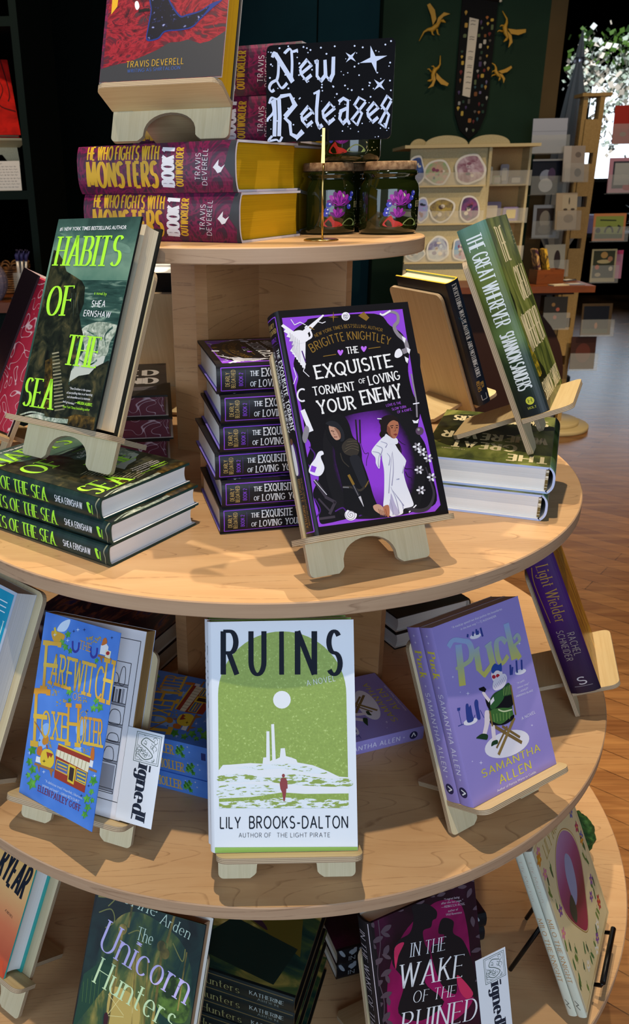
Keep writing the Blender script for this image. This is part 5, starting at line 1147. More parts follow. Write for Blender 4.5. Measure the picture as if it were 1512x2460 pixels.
def jar(x, y, z, rot, label, root=None):
    M = TR(x, y, Z0+z, rot)
    if root: return dup(root, M, label)
    r = thing('candle_jar', label, 'candle jar', M, 'green glass candle jars')
    g = Geo(); g.lathe([(0, .0004), (.035, .0004), (.0385, .003), (.04, .008), (.04, .055), (.0385, .063), (.034, .0695), (.0335, .073), (.036, .075), (.036, .0795), (.033, .0805), (0, .0805)], GLASS, 64)
    A = Art(g, 70, 42, lambda u, v, L: ((.0402+EPS*L)*math.sin(u*1.25/40-.9), -(.0402+EPS*L)*math.cos(u*1.25/40-.9), v*1.15/1000+.0085))
    gl = g.obj('glass', r); A.g = g2 = Geo(); jar_label(A); g2.obj('label', gl, fix=False)
    g = Geo(); g.lathe([(0, .0808), (.0335, .0808), (.0345, .0815), (.0345, .0905), (.0335, .0915), (0, .0915)], CORK, 48); g.obj('cork_lid', r)
    return r
J = jar(.181, .013, Z1, .45, 'green glass candle jar with cork lid at the right edge of the top tier')
jar(.0995, .0355, Z1, .55, 'green glass candle jar with cork lid directly behind the brass sign rod', J)
jar(.156, .098, Z1, 1.1, 'green glass candle jar mostly hidden behind the two front jars', J)
jar(.130, .040, Z1+.0917, -.15, 'green glass candle jar standing on the other jars, partly behind the sign', J)

# ---------------------------------------------------------------- second tier
for i in range(3):
    book('habits', lying(-.356+(.0, .004, -.006)[i], -.242+(0, 0, .006)[i], -.6168, .0262*i, .152, .235), ('dark green hardcover with bright green spine letters, bottom of its stack of three', 'dark green hardcover with bright green spine letters, middle of its stack of three', 'dark green hardcover lying under the left plywood stand, top of its stack of three')[i], 'dark green sea hardcovers lying in a stack')
make_stand('habits', 'plywood book stand on the stack of dark green books at left')
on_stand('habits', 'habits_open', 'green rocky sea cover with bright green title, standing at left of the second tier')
for i in range(6):
    o = (0, .003, -.004, .002, .004, 0)[i]
    book('exq', lying(-.0447+o, -.2884-o*.3, .1989+(.01, -.02, .015, 0, -.015, .0)[i], .0342*i, .160, .238), 'black and purple hardcover, %s of the stack of six' % ('lowest', 'second from the bottom', 'third from the bottom', 'third from the top', 'second from the top', 'topmost')[i], 'black and purple hardcovers in a stack')
make_stand('exq', 'plywood book stand with arched feet holding the black and purple cover')
on_stand('exq', 'exq_front', 'black and purple cover with hooded figure and figure in white, standing on a stand')
for i in range(2):
    book('gw_flat', lying(.2067-.006*(1-i), -.1906-.004*(1-i), -.3507, .034*i, .1624, .239, 'head'), ('olive hardcover lying with its pages to the front, under the other one', 'olive hardcover lying face up under the right plywood stand')[i], 'olive hardcovers lying at right')
make_stand('gw', 'plywood book stand seen edge-on, holding the olive green book at right')
on_stand('gw', 'gw', 'olive green landscape hardcover standing at the right of the second tier')
make_stand('ebw', 'warm-lit plywood book stand seen from behind at right of the centre panel')
on_stand('ebw', 'ebw', 'navy hardcover standing with its back to the camera, white lettered spine', .0003)
DS = (-.2838, -.0167, .113)
for i in range(3):
    book('dark', lying(DS[0]+(.006 if i == 1 else 0), DS[1], DS[2], .0342*i, .152, .235, ('tail', 'tail', 'tail')[i]), 'black hardcover with maroon swirled page edges, %s of three behind the green books' % ('lowest', 'middle', 'top')[i], 'black hardcovers with swirled page edges')
make_stand('red', 'plywood book stand at the left frame edge under the red-edged book')
on_stand('red', 'red', 'black hardcover with red swirled page edges standing at the left frame edge')
make_stand('back', 'warm-lit plywood book stand seen from behind, left of the centre panels')
on_stand('back', 'backbook', 'black and white hardcover standing with its back to the camera behind the green book', .0003)

# ---------------------------------------------------------------- third tier
make_stand('ruins', 'plywood book stand in front, holding the white and green book')
on_stand('ruins', 'ruins', 'white hardcover with green arch and dark title, front copy at lower centre', .0218)
on_stand('ruins', 'ruins', 'white hardcover with green arch, second copy hidden behind the front one', 0, dx=-.003)
for i in range(3):
    book('fare', lying(-.2558+(0, .004, -.008)[i], -.3022, -.3422, Z3+.0268*i, .1384, .2174), 'bright blue paperback, %s of the stack behind the white book' % ('lowest', 'middle', 'top')[i], 'bright blue paperbacks lying in a stack')
make_stand('fare', 'plywood book stand holding the half-open bright blue paperback')
fb = on_stand('fare', 'fare_open', 'bright blue paperback with shop front, its cover standing half open')
g = Geo(); pw, ph = .1384, .2174
g.box(-pw/2+.006, pw/2-.001, .0004, ph-.0004, .0224, .0227, mat('#e2e2ea', .6))
A = Art(g, pw*1000, ph*1000, lambda u, v, L: (u/1000-pw/2, v/1000, .0227+EPS*L)); lk = mat('#34343c', .5); lg = mat('#9a9aa4', .5)
for q in ([(70, 20), (132, 20), (132, 205), (70, 205)], [(80, 28), (124, 28), (124, 178), (80, 178)]): A.stroke(q, .8, lk, layer=1, closed=True)
for y in (30, 62, 84, 104, 128, 150): A.poly([(80, y), (124, y), (124, y+3), (80, y+3)], lg, 1); A.stroke([(80, y), (124, y)], .7, lk, layer=2); A.stroke([(80, y+3), (124, y+3)], .7, lk, layer=2)
for k in range(9): A.poly([(84+k*4.2, 131), (87+k*4.2, 131), (87+k*4.2, 146+(k % 3)), (84+k*4.2, 146+(k % 3))], lk if k % 2 else lg, 2)
for x, y, w, h in ((96, 153, 14, 12), (112, 153, 7, 20), (88, 107, 14, 14), (106, 107, 14, 16), (90, 87, 8, 13), (108, 87, 13, 9), (86, 65, 14, 14), (106, 65, 12, 15)): A.stroke([(x, y), (x+w, y), (x+w-1, y+h*.8), (x+w*.5, y+h), (x+1, y+h*.8)], .8, lk, layer=2, sm=True, closed=True)
A.poly([(82, 33), (122, 33), (122, 60), (82, 60)], lg, 1); A.stroke([(102, 33), (102, 60)], .8, lk, layer=2)
g.obj('flyleaf', fb, fix=False)
make_stand('puck', 'plywood book stand holding two lilac paperbacks at right of the third tier')
on_stand('puck', 'puck', 'lilac paperback with a seated figure, front copy on its stand', .0219)
on_stand('puck', 'puck', 'lilac paperback tucked behind the front copy on the same stand', -.0001, group='lilac paperbacks')
book('puck', lying(.032, -.3205, .3595, Z3, .142, .2088), 'lilac paperback lying flat in shadow beside the white book')
make_stand('light', 'plywood book stand at the right edge of the third tier under the purple spine')
on_stand('light', 'light', 'purple and gold hardcover with gold script spine at the right edge')
make_stand('blue', 'plywood book stand at the left frame edge behind the turquoise book')
on_stand('blue', 'blue', 'turquoise fronted thick book cut off by the left frame edge')
for i in range(2):
    book('night', lying(-.371, .010, -.46, Z3+.0322*i, .152, .232), ('dark night-swirl hardcover in shadow at the back left, lower one', 'dark night-swirl hardcover in shadow at the back left, upper one')[i], 'dark hardcovers at the back of the third tier')
    book('plain_black', lying(.225, -.013, .46, Z3+.0304*i, .152, .232, 'head'), ('plain black hardcover under another behind the lilac books', 'plain black hardcover on top of another behind the lilac books')[i], 'plain black hardcovers')

# ---------------------------------------------------------------- lowest tier
make_stand('ryear', 'plywood book stand at the lower left frame corner')
on_stand('ryear', 'ryear', 'sunset orange hardcover with teal board edge at the lower left')
make_stand('unicorn', 'plywood book stand behind the green gilded gate cover')
on_stand('unicorn', 'uni', 'dark green cover with gilded gate and pale lilac title, leaning at bottom left')
for i in range(5):
    book('uni_flat', lying(-.1812+(.003, -.003, .002, 0, 0)[i], -.42, -.3343, Z4+.0261*i, .155, .235), 'dark green hardcover with black page edges, %s of the bottom centre stack' % ('lowest', 'second from bottom', 'middle', 'second from top', 'top')[i], 'dark green hardcovers at the bottom')
make_stand('wake', 'plywood book stand behind the black and magenta book')
on_stand('wake', 'wake', 'black and magenta cover with two silhouettes and grey leaves at the bottom')
for i in range(2):
    book('wake_flat', lying(.108, -.368, .3, Z4+.027*i, .1497, .231), ('black hardcover lying in shadow behind the magenta book, lower one', 'black hardcover lying in shadow behind the magenta book, upper one')[i], 'black hardcovers lying behind the magenta book')
on_stand('milo', 'milo', 'cream picture book with painted flowers and rose oval at lower right, front copy', .0124)
on_stand('milo', 'milo', 'cream picture book with flowers, copy behind the front one on the wire stand', .0001, group='cream picture books')
# black wire stand for the picture books
f = FIT['milo']; M = stand_frame('milo'); Mi = M.inverted(); BW = mat('#0c0a0b', .35)
ws = thing('wire_stand', 'black wire book stand under the cream picture books', 'book stand', M)
def gp(a, k):     # point on the tier below board coordinates a, k
    p = M @ Vector((a, 0, k)); p.z = Z0+Z4+.0035; return Mi @ p
for s in (-1, 1):
    g = Geo(); g.tube([Vector((s*.048+.012, f[4]-.0035, -.004)), Vector((s*.048+.012, f[4]-.0035, .032)), Vector((s*.048+.012, f[4]+.002, .035))], .003, BW); g.tube([Vector((s*.06, f[4]-.0035, -.004)), gp(s*.06, -.004)], .003, BW); g.obj('hook', ws)
    g = Geo(); g.tube([Vector((s*.06, f[4]-.0035, -.004)), Vector((s*.05, .13, -.004))], .003, BW); g.obj('back_rail', ws)
    g = Geo(); e = M @ Vector((s*.05, .03, -.085)); e.z = Z0+Z4+.0035; g.tube([Vector((s*.05, .13, -.005)), Mi @ e], .003, BW); g.obj('rear_leg', ws)
g = Geo(); g.tube([Vector((-.038, f[4]+.003, .036)), Vector((.062, f[4]+.003, .036))], .0036, BW); g.obj('lip_bar', ws)
g = Geo(); g.tube([Vector((-.06, f[4]-.0035, -.004)), Vector((.06, f[4]-.0035, -.004))], .003, BW); g.obj('cross_bar', ws)
# round leafy ball
LEAFB = paint('moss', [(.3, '#0f2410'), (.55, '#28501f'), (.75, '#4f7a3a')], 90, 1, 1, 5, .5, .8)
g = Geo(); nu, nv = 28, 18; vs = []; rr = random.Random(2)
for j in range(nv+1):
    for i in range(nu):
        a, b = 2*PI*i/nu, PI*j/nv; q = .036*(1+rr.uniform(-.05, .06)); vs.append((q*math.sin(b)*math.cos(a), q*math.sin(b)*math.sin(a), .036+q*math.cos(b)*.98))
g.raw(vs, [(j*nu+i, j*nu+(i+1) % nu, (j+1)*nu+(i+1) % nu, (j+1)*nu+i) for j in range(nv) for i in range(nu)], LEAFB)
tag(g.obj('moss_ball', None, TR(.515, -.118, Z0+Z4+.0016)), 'dark green moss ball behind the cream picture book', 'moss ball')
# signed cards tucked into two books
CARD = mat('#dfe4ee', .6); GRL = mat('#5a6a66', .6)
def signed(k, a0, b0, kz, label, w=.046, h=.106):
    g = Geo(); g.box(0, w, 0, h, 0, .0004, CARD)
    A = Art(g, w*1000, h*1000, lambda u, v, L: (u/1000, v/1000, .0004+EPS*L)); W, H = w*1000, h*1000; o = W-36
    A.stroke([(o+2, H-36), (W-3, H-36), (W-3, H-3), (o+2, H-3)], .7, GRL, layer=1, closed=True); A.stroke([(o+4, H-34), (W-5, H-34), (W-5, H-5), (o+4, H-5)], .5, GRL, layer=1, closed=True)
    r2 = random.Random(4)
    for i in range(34):
        x, y = r2.uniform(o+6, W-8), r2.uniform(H-33, H-7); r = r2.uniform(1.4, 3); q = r2.uniform(0, 360)
        A.stroke(ell(x, y, r, r, q, q+270, 8), .55, GRL, layer=1)
    S = [(o+24, H-11), (o+14, H-8), (o+9, H-15), (o+18, H-20), (o+25, H-27), (o+16, H-32), (o+8, H-28)]
    A.stroke(S, 6, CARD, 4, 2, sm=True); A.stroke(S, 1, GRL, layer=3, sm=True)
    A.text('igned!', (o+10, H-38), (o+10, 7), (o+26, H-38), mat('#1c2436', .6), 'black', 2, wt=1.7)
    M = stand_frame(k) @ Matrix.Translation((a0, b0, kz))
    return tag(g.obj('bookmark_card', None, M, fix=False), label, 'bookmark', 'white printed cards tucked into books')
signed('fare', .0625, .0385, .0240, 'white printed card tucked into the half-open bright blue paperback')
signed('wake', .0640, .065, .0277, 'white printed card tucked beside the black and magenta book')
# ---------------------------------------------------------------- the shop around the table
def wallmat(name, a, b):
    m = paint(name, [(.3, a), (.7, b)], 3, 1, 1, 3, 0, .8); m.node_tree.nodes['Principled BSDF'].inputs['Specular IOR Level'].default_value = .12; return m
DG = wallmat('dark_green_paint', '#06120f', '#081613'); BG_ = wallmat('blue_green_paint', '#0b2a33', '#0d313a'); GG = wallmat('forest_green_paint', '#1a2c20', '#203527'); BK = wallmat('near_black_paint', '#010101', '#020202'); BK.node_tree.nodes['Principled BSDF'].inputs['Specular IOR Level'].default_value = 0; BK.node_tree.nodes['Principled BSDF'].inputs['Roughness'].default_value = 1
k = N('oak_plank_floor', .27, 0, .4)
v = k.map((1, 1, 1), (0, 0, math.radians(40)))
br = k.t.nodes.new('ShaderNodeTexBrick'); k.t.links.new(v, br.inputs['Vector'])
br.inputs['Scale'].default_value = 1; br.inputs['Brick Width'].default_value = 1.1; br.inputs['Row Height'].default_value = .075; br.inputs['Mortar Size'].default_value = .0012
br.inputs['Color1'].default_value = lin('#8f6238'); br.inputs['Color2'].default_value = lin('#6d4526'); br.inputs['Mortar'].default_value = lin('#2f1d10')
gr = k.noise(k.map((1.5, 40, 1), (0, 0, math.radians(40))), 3, 5, .65, .5)
big = k.noise(k.map((.8, 7, 1), (0, 0, math.radians(40))), 4, 3, .6, .4)
c = k.mix(k.ramp(gr, [(.4, 0.), (.7, .55)]), br.outputs[0], '#4f3018'); c = k.mix(k.ramp(big, [(.45, 0.), (.75, .5)]), c, '#a87a48')
FLOOR = k.out(c)
g = Geo(); g.box(-5, 10, -5, 13, -.05, 0, FLOOR); structure(g.obj('floor'))
g = Geo(); g.box(-5, 10, -5, 13, 3.2, 3.25, BK); structure(g.obj('ceiling'))
g = Geo(); g.box(-5, .62, 3.55, 3.65, 0, 3.2, DG); structure(g.obj('wall_back'))
g = Geo(); g.box(.62, 1.42, 3.4, 3.65, 0, 3.2, GG); structure(g.obj('wall_right'))
g = Geo(); g.box(1.42, 1.50, 3.4, 3.65, 0, 3.2, wallmat('warm_lit_return', '#4f4028', '#5a4a30')); structure(g.obj('trim_1'))  # brown stands for warm light falling on the wall return
g = Geo(); g.box(1.5, 10, 12.6, 12.7, 0, 3.2, BK); structure(g.obj('wall_far'))
g = Geo(); g.box(-5, -4.9, -5, 3.6, 0, 3.2, DG); structure(g.obj('wall_left'))
g = Geo(); g.box(9.9, 10, -5, 13, 0, 3.2, BK); structure(g.obj('wall_side'))
g = Geo()
for x0, x1 in ((-.12, .305), (.313, .615)): g.box(x0, x1, 3.50, 3.55, .05, 3.0, BG_)
structure(g.obj('door_1'))
# bright window in the far room
wg = thing('window_1', 'bright far window', 'window'); del wg['label']; del wg['category']; structure(wg)
WHT = mat('#d7dad6', .5); g = Geo()
for x in (4.75, 5.75, 6.75): g.box(x-.04, x+.04, 12.0, 12.08, 1.25, 2.6, mat('#2a2a26', .5))
for z in (1.25, 2.55): g.box(4.75, 6.75, 12.0, 12.08, z, z+.05, mat('#2a2a26', .5))
g.obj('window_frame', wg)
g = Geo(); g.box(4.76, 6.74, 12.05, 12.06, 1.29, 2.56, mat('#dfeeff', .5, emit=1.7)); g.obj('pane', wg)
g = Geo(); g.box(1.5, 4.74, 12.05, 12.15, 0, 3.2, BK); g.box(6.8, 10, 12.05, 12.15, 0, 3.2, BK); g.box(4.5, 6.8, 12.05, 12.15, 2.6, 3.2, BK); g.box(4.5, 6.8, 12.05, 12.15, 0, 1.25, BK); structure(g.obj('wall_window'))
# low dark counter with plants, added to cut the far window's light low down
fc = thing('counter', 'low dark counter in the far room, added to mask the bright window low down', 'counter', TR(4.2, 9.0, 0))
g = Geo(); g.box(-1.6, 2.6, 0, .5, .0, .66, BK); g.obj('base_cabinet', fc); g = Geo(); g.box(-1.65, 2.65, -.05, .55, .66, .7, mat('#1c211f', .6)); g.obj('counter_top', fc)
g = Geo(); g.box(-.22, .22, -.16, .16, .001, .16, mat('#a894b8', .6)); g.box(-.23, .23, -.17, .17, .16, .2, mat('#b8a4c4', .6))
tag(g.obj('gift_box', None, TR(3.98, 9.25, .7)), 'pale lilac box on the low far counter, seen past the card rack', 'box')
pp = thing('potted_plant', 'small leafy plant in a pot on the low far counter at the right frame edge', 'plant', TR(4.62, 9.2, .701))
g = Geo(); g.lathe([(0, 0), (.08, 0), (.1, .14), (.09, .14), (.08, .1), (0, .1)], mat('#7a5a3a', .7), 20); g.obj('pot', pp)
g = Geo(); rp = random.Random(12)
for i in range(150):
    a, q, z = rp.uniform(0, 2*PI), rp.uniform(.02, .26), rp.uniform(.12, .42); c = Vector((q*math.cos(a), q*math.sin(a), z-.5*q)); d = Vector((math.cos(a), math.sin(a), rp.uniform(-.4, .6)))*.05; e = Vector((-math.sin(a), math.cos(a), rp.uniform(-.3, .3)))*.022
    g.face([c-d, c+e, c+d, c-e], mat(rp.choice(('#3a5a28', '#55742f', '#2a4420', '#c8ccb4')), .6))
fo = g.obj('foliage', pp, fix=False); fo['kind'] = 'stuff'
# wisteria
WIS = [mat('#dfe6df', .6), mat('#c9d8c4', .6), mat('#e8dccb', .6)]; LV = [mat('#29421c', .6), mat('#4a6a28', .6)]
g = Geo(); rr = random.Random(8)
for s in range(66):
    x = rr.uniform(2.30, 3.3); y = rr.uniform(5.35, 5.7); z = Z0+1.42-rr.uniform(0, .2); L = rr.uniform(.35, .78)*(.6 if x < 2.4 else 1)
    for i in range(int(L*62)):
        t = i/(L*62); q = (1-t)*.045+.012
        p = Vector((x+rr.gauss(0, q), y+rr.gauss(0, q), z-L*t)); m = rr.choice(WIS) if t > .3 or rr.random() < .4 else rr.choice(LV)
        a = rr.uniform(0, 6); e = .017+rr.uniform(0, .01); d1 = Vector((math.cos(a), math.sin(a), rr.uniform(-.6, .6)))*e; d2 = Vector((rr.uniform(-1, 1), rr.uniform(-1, 1), 1)).normalized()*e
        g.face([p-d1, p+d2, p+d1, p-d2], m)
wi = tag(g.obj('hanging_wisteria', fix=False), 'white hanging wisteria blossoms in front of the bright far window', 'flowers'); wi['kind'] = 'stuff'
# closed white parasol
g = Geo(); n = 18; vs = []
for z, r in ((0, .02), (.2, .13), (.7, .10), (1.0, .055), (1.16, .02), (1.2, .028), (1.34, .004)):
    for i in range(n): q = r*(1 if i % 2 else .72); vs.append((q*math.cos(2*PI*i/n), q*math.sin(2*PI*i/n), z))
g.raw(vs, [(j*n+i, j*n+(i+1) % n, (j+1)*n+(i+1) % n, (j+1)*n+i) for j in range(6) for i in range(n)], mat('#b9bcb8', .8))
pr = thing('parasol', 'closed grey-white parasol with silver tie, standing behind the card rack', 'parasol', TR(1.965, 4.5, .78))
g.obj('canopy', pr); g = Geo(); g.tube([(0, 0, -.78), (0, 0, .1)], .018, mat('#77756e', .5)); g.obj('pole', pr)
g = Geo(); g.lathe([(.03, 1.165), (.034, 1.18), (.03, 1.195)], mat('#d8d8e0', .25, .8), 16); g.obj('tie', pr)
g = Geo(); g.lathe([(0, -.78), (.2, -.78), (.2, -.75), (0, -.74)], mat('#55534e', .6), 24); g.obj('base', pr)

# pin banner
FELT = mat('#0b0b0c', .9)
bn = thing('pin_banner', 'long black pennant covered in small enamel pins on the green wall', 'banner', TR(1.075, 3.392, Z0))
sh = [(-.085, 1.22), (-.085, .78), (-.078, .70), (-.05, .63), (0, .585), (.05, .63), (.075, .70), (.08, .78), (.085, 1.19)]
g = Geo(); g.prism(sh, 0, .012, lambda u, v, w: (u, -w, v), FELT); g.obj('felt', bn)
g = Geo(); g.tube([(-.095, -.012, 1.215), (.095, -.012, 1.185)], .006, mat('#1d1713', .5)); g.lathe([(0, 0), (.008, .004), (.008, .012), (0, .015)], mat('#d8d0b8', .4), 10, (.095, -.012, 1.178)); g.obj('hanging_rod', bn)
g = Geo(); g.prism([(-.045, 1.12), (.0, 1.11), (-.012, .775), (-.05, .785)], .0121, .014, lambda u, v, w: (u, -w, v), mat('#c9bfae', .7))
A = Art(g, 50, 345, lambda u, v, L: (-.05+u/1000, -.014-EPS*3*L, .775+v/1000))
for q in (330, 315, 262, 252, 200, 176, 168, 140, 132, 110, 90, 66, 40): A.stroke([(12, q), (22, q+2), (30, q-1), (36, q)], 3, mat('#6a645c', .7), layer=1)
g.obj('paper_strip', bn, fix=False)
pc = ['#a8823a', '#8f8a80', '#7a4a24', '#4a3a58', '#3a5658', '#a0622e', '#5a6440', '#b0a898', '#6a2a24', '#b8963c', '#2e4230', '#6a6078', '#5a5248']
rr = random.Random(21); used = []
for _ in range(4000):
    if len(used) >= 56: break
    x, z = rr.uniform(-.07, .072), rr.uniform(.615, 1.14)
    if -.056 < x < .006 and z > .76: continue
    if z < .72 and abs(x) > (z-.585)*.42+.008: continue
    if any(abs(x-a) < .017 and abs(z-b) < .022 for a, b in used): continue
    used.append((x, z)); w, h = rr.uniform(.005, .008), rr.uniform(.006, .011)
    o = rrect(x-w, x+w, z-h, z+h, min(w, h)*.6) if rr.random() < .5 else [(x-w, z+h*.4), (x, z-h), (x+w, z+h*.4), (x+w*.4, z+h), (x-w*.4, z+h)]
    g = Geo(); g.prism(o, .0121, .0145, lambda u, v, w_: (u, -w_, v), mat(rr.choice(pc), .3, .4)); g.obj('pin', bn)
# little dragons on the wall
DGOLD = mat('#b5892c', .45)
def dragon(x, z, M2, label, root=None):
    Mx = TR(x, 3.385, Z0+z) @ M2
    if root: return dup(root, Mx, label)
    r = thing('dragon_figurine', label, 'figurine', Mx, 'small golden dragons on the green wall')
    g = Geo(); g.tube([(-.075, 0, -.075), (-.05, 0, -.03), (-.03, -.004, -.02), (-.005, -.008, -.02), (.02, -.012, .0), (.035, -.014, .022), (.055, -.014, .022)], [.002, .005, .008, .014, .013, .008, .005], DGOLD)
    g.tube([(.045, -.014, .022), (.066, -.014, .012)], [.009, .003], DGOLD); g.obj('body', r)
    for y, ol in ((-.012, [(-.005, 0), (-.02, .05), (-.045, .10), (-.03, .108), (0, .075), (.012, .03)]), (-.024, [(.01, 0), (.05, .04), (.085, .052), (.05, .06), (.02, .035)])):
        g = Geo(); g.prism(ol, y, y-.004, lambda u, v, w: (u, w, v), DGOLD); g.obj('wing', r)
    for xx in (-.01, .02): g = Geo(); g.tube([(xx, -.01, -.02), (xx+.006, -.016, -.045), (xx+.016, -.018, -.05)], [.006, .004, .002], DGOLD); g.obj('leg', r)
    return r
D0 = dragon(.86, 1.09, Matrix.Scale(.85, 4), 'golden dragon figurine upper left of the pin banner, wings raised')
dragon(1.215, 1.065, Matrix.Rotation(2.0, 4, 'Y') @ Matrix.Scale(.8, 4), 'golden dragon figurine upper right of the pin banner, diving', D0)
dragon(.885, .885, Matrix.Rotation(2.6, 4, 'Y') @ Matrix.Scale(.75, 4), 'golden dragon figurine lower left of the pin banner, tail up', D0)
dragon(1.19, .885, Matrix.Rotation(1.6, 4, 'Y') @ Matrix.Scale(.6, 4), 'smallest golden dragon figurine, lower right against the pin banner', D0)

# sticker cabinet
BIR = ply_face('pale_birch', '#b9aa80', '#a8976a'); BIE = mat('#c2ad7c', .5); ACR = mat('#d8d4c4', .12, alpha=.2)
cb = thing('sticker_cabinet', 'pale plywood sticker display cabinet with arched crests below the pin banner', 'cabinet', TR(.9, 2.72, Z0))
g = Geo(); g.box(-.28, .28, -.17, .17, .520, .532, BIE); g.obj('top', cb)
for x, w, y in ((-.10, .09, -.12), (.08, .085, -.12), (-.17, .04, .13), (.12, .05, .13)):
    g = Geo(); g.prism([(x+w*math.cos(PI*i/16), .533+.036*math.sin(PI*i/16)) for i in range(17)], y, y+.008, lambda u, v, w_: (u, w_, v), BIR); g.obj('crest', cb)
g = Geo(); g.prism([(-.25, .519), (.07, .519), (.10, -.9), (-.29, -.9)], 0, .012, lambda u, v, w: (u, -.14-(.519-v)*.12+w, v), BIR); g.obj('front_panel', cb)
g = Geo(); g.box(.072, .084, -.16, .16, -.9, .519, BIR); g.box(.256, .266, -.1, .16, -.9, .519, BIR); g.obj('side_panel', cb)
g = Geo(); g.box(.084, .256, .0, .01, -.9, .519, ply_face('warm_birch', '#b98f56', '#a67c44')); g.obj('back_panel', cb)
for z in (.375, .225, .07):
    g = Geo(); yy = -.14-(.519-z)*.12
    g.box(-.265, .06, yy-.03, yy-.0005, z-.006, z, BIE); g.box(-.265, .06, yy-.03, yy-.027, z, z+.05, ACR); g.obj('ledge', cb)
    g = Geo(); g.box(.085, .256, -.11, -.001, z-.006, z, BIE); g.box(.084, .272, -.113, -.11, z-.006, z+.055, ACR); g.obj('shelf', cb)
SC = [('#2a3a6c', '#3f5aa0', 'blue crystal sticker'), ('#b88a7a', '#7f9a6a', 'pink and green armchair-shaped sticker'), ('#b5a0a8', '#7a4a5a', 'cream sticker with small blue and red figures'),
      ('#8f84b8', '#7a9fc0', 'lilac and blue teardrop sticker'), ('#a08a3c', '#4a3a34', 'ochre wreath sticker with a dark centre'), ('#3a2a52', '#7a3a6c', 'dark purple potion sticker'),
      ('#a8b0ac', '#6a7a88', 'small grey curled sticker'), ('#b4bcc0', '#6f6a88', 'white round sticker with a purple dragon'), ('#5a8fb4', '#b08a98', 'blue gem sticker with a pink top')]
k_ = 0
for z, row in ((.375, ((-.225, .032, .062), (-.135, .05, .052), (-.005, .062, .062))), (.225, ((-.195, .03, .052), (-.11, .05, .052), (.005, .042, .056))), (.07, ((-.215, .036, .03), (-.12, .045, .055), (-.015, .042, .05)))):
    for x, w, h in row:
        a, b, nm = SC[k_]; rr = random.Random(40+k_); yy = -.14-(.519-z)*.12
        ol = smooth([(x+w*math.cos(q)*(1+rr.uniform(-.18, .12)), z+h+.001+h*math.sin(q)*(.97+rr.uniform(-.15, 0))) for w, h in ((w*1.14, h*1.1),) for q in [2*PI*i/11 for i in range(11)]])
        mn = min(v for u, v in ol); ol = [(u, v-mn+z+.0008) for u, v in ol]
        g = Geo(); fn = lambda u, v, w_: (u, yy-.005+(v-z)*.1-w_, v)
        g.prism(ol, 0, .0025, fn, mat('#cfcbc0', .4))
        cx = sum(u for u, v in ol)/len(ol); cz = sum(v for u, v in ol)/len(ol)
        g.face([fn(cx+(u-cx)*.86, cz+(v-cz)*.86, .003) for u, v in ol], paint('sticker_print', [(.35, b), (.6, a)], 26, 1, 1, 3, 1))
        for i in range(7):
            q, e = rr.uniform(0, 6), rr.uniform(.1, .5); o2 = ell(cx+w*e*math.cos(q), cz+h*e*math.sin(q), rr.uniform(.004, .011), rr.uniform(.004, .009), n=9)
            g.face([fn(u, v, .0035) for u, v in o2], mat(rr.choice((a, b, '#c9bfae', '#7a3a50', '#2a2a3c')), .4))
        tag(g.obj('sticker', None, TR(.9, 2.72, Z0), fix=False), nm + ', on the ' + {.375: 'upper', .225: 'middle', .07: 'lower'}[z] + ' ledge of the pale cabinet', 'sticker', 'die-cut stickers on the pale cabinet'); k_ += 1
for z, x, w, h, c, nm in ((.375, .105, .014, .045, '#c9c4ae', 'pale stacked sticker pack on the upper cabinet shelf'), (.375, .142, .022, .022, '#9aa07a', 'small green sticker pack on the upper cabinet shelf'), (.375, .17, .018, .05, '#8a8488', 'dark striped round sticker on the upper cabinet shelf'), (.375, .222, .03, .02, '#5a4a44', 'low brown sticker pack at the right of the upper cabinet shelf'), (.225, .13, .04, .05, '#5a5470', 'round purple-grey sticker on the middle cabinet shelf'), (.225, .215, .034, .036, '#7a6a9a', 'purple square sticker with yellow flower on the middle cabinet shelf')):
    g = Geo(); g.prism(rrect(x-w, x+w, z+.0006, z+2*h*.8, .008), -.05, -.062, lambda u, v, w_: (u, w_, v), mat(c, .5))
    g.prism(rrect(x-w*.6, x+w*.6, z+h*.3, z+h*1.3, .004), -.0622, -.0632, lambda u, v, w_: (u, w_, v), mat('#c9b45a' if 'yellow' in nm else '#b9b0a0', .5))
    tag(g.obj('sticker', None, TR(.9, 2.72, Z0), fix=False), nm, 'sticker')

# card rack
RW = ply_face('rack_wood', '#b59358', '#9a7a44', 'y'); CL = mat('#cfd2cc', .1, alpha=.18)
rk = thing('card_rack', 'tall pale wood spinning card rack with clear pockets at right', 'card rack', TR(1.645, 3.32, 0))
g = Geo(); g.lathe([(0, 0), (.20, 0), (.205, .004), (.205, .022), (.2, .026), (0, .026)], BIE, 48); g.obj('base', rk)
g = Geo(); g.lathe([(0, .027), (.15, .027), (.152, .03), (.152, .045), (.15, .048), (0, .048)], BIE, 48); g.obj('turntable', rk)
for x, y in ((-.045, -.03), (.03, -.045), (.045, .03), (-.03, .045)):
    g = Geo(); g.box(x-.011, x+.011, y-.011, y+.011, .048, Z0+.76, RW); g.obj('post', rk)
g = Geo(); g.box(-.07, .07, -.06, .06, Z0+.76, Z0+.775, RW); g.obj('cap', rk)
for i, z in enumerate((.60, .40, .2, 0, -.2, -.4, -.6)):
    g = Geo(); g.box(-.04, .025, -.055, -.049, Z0+z-.09, Z0+z+.06, RW); g.obj('cross_panel', rk)
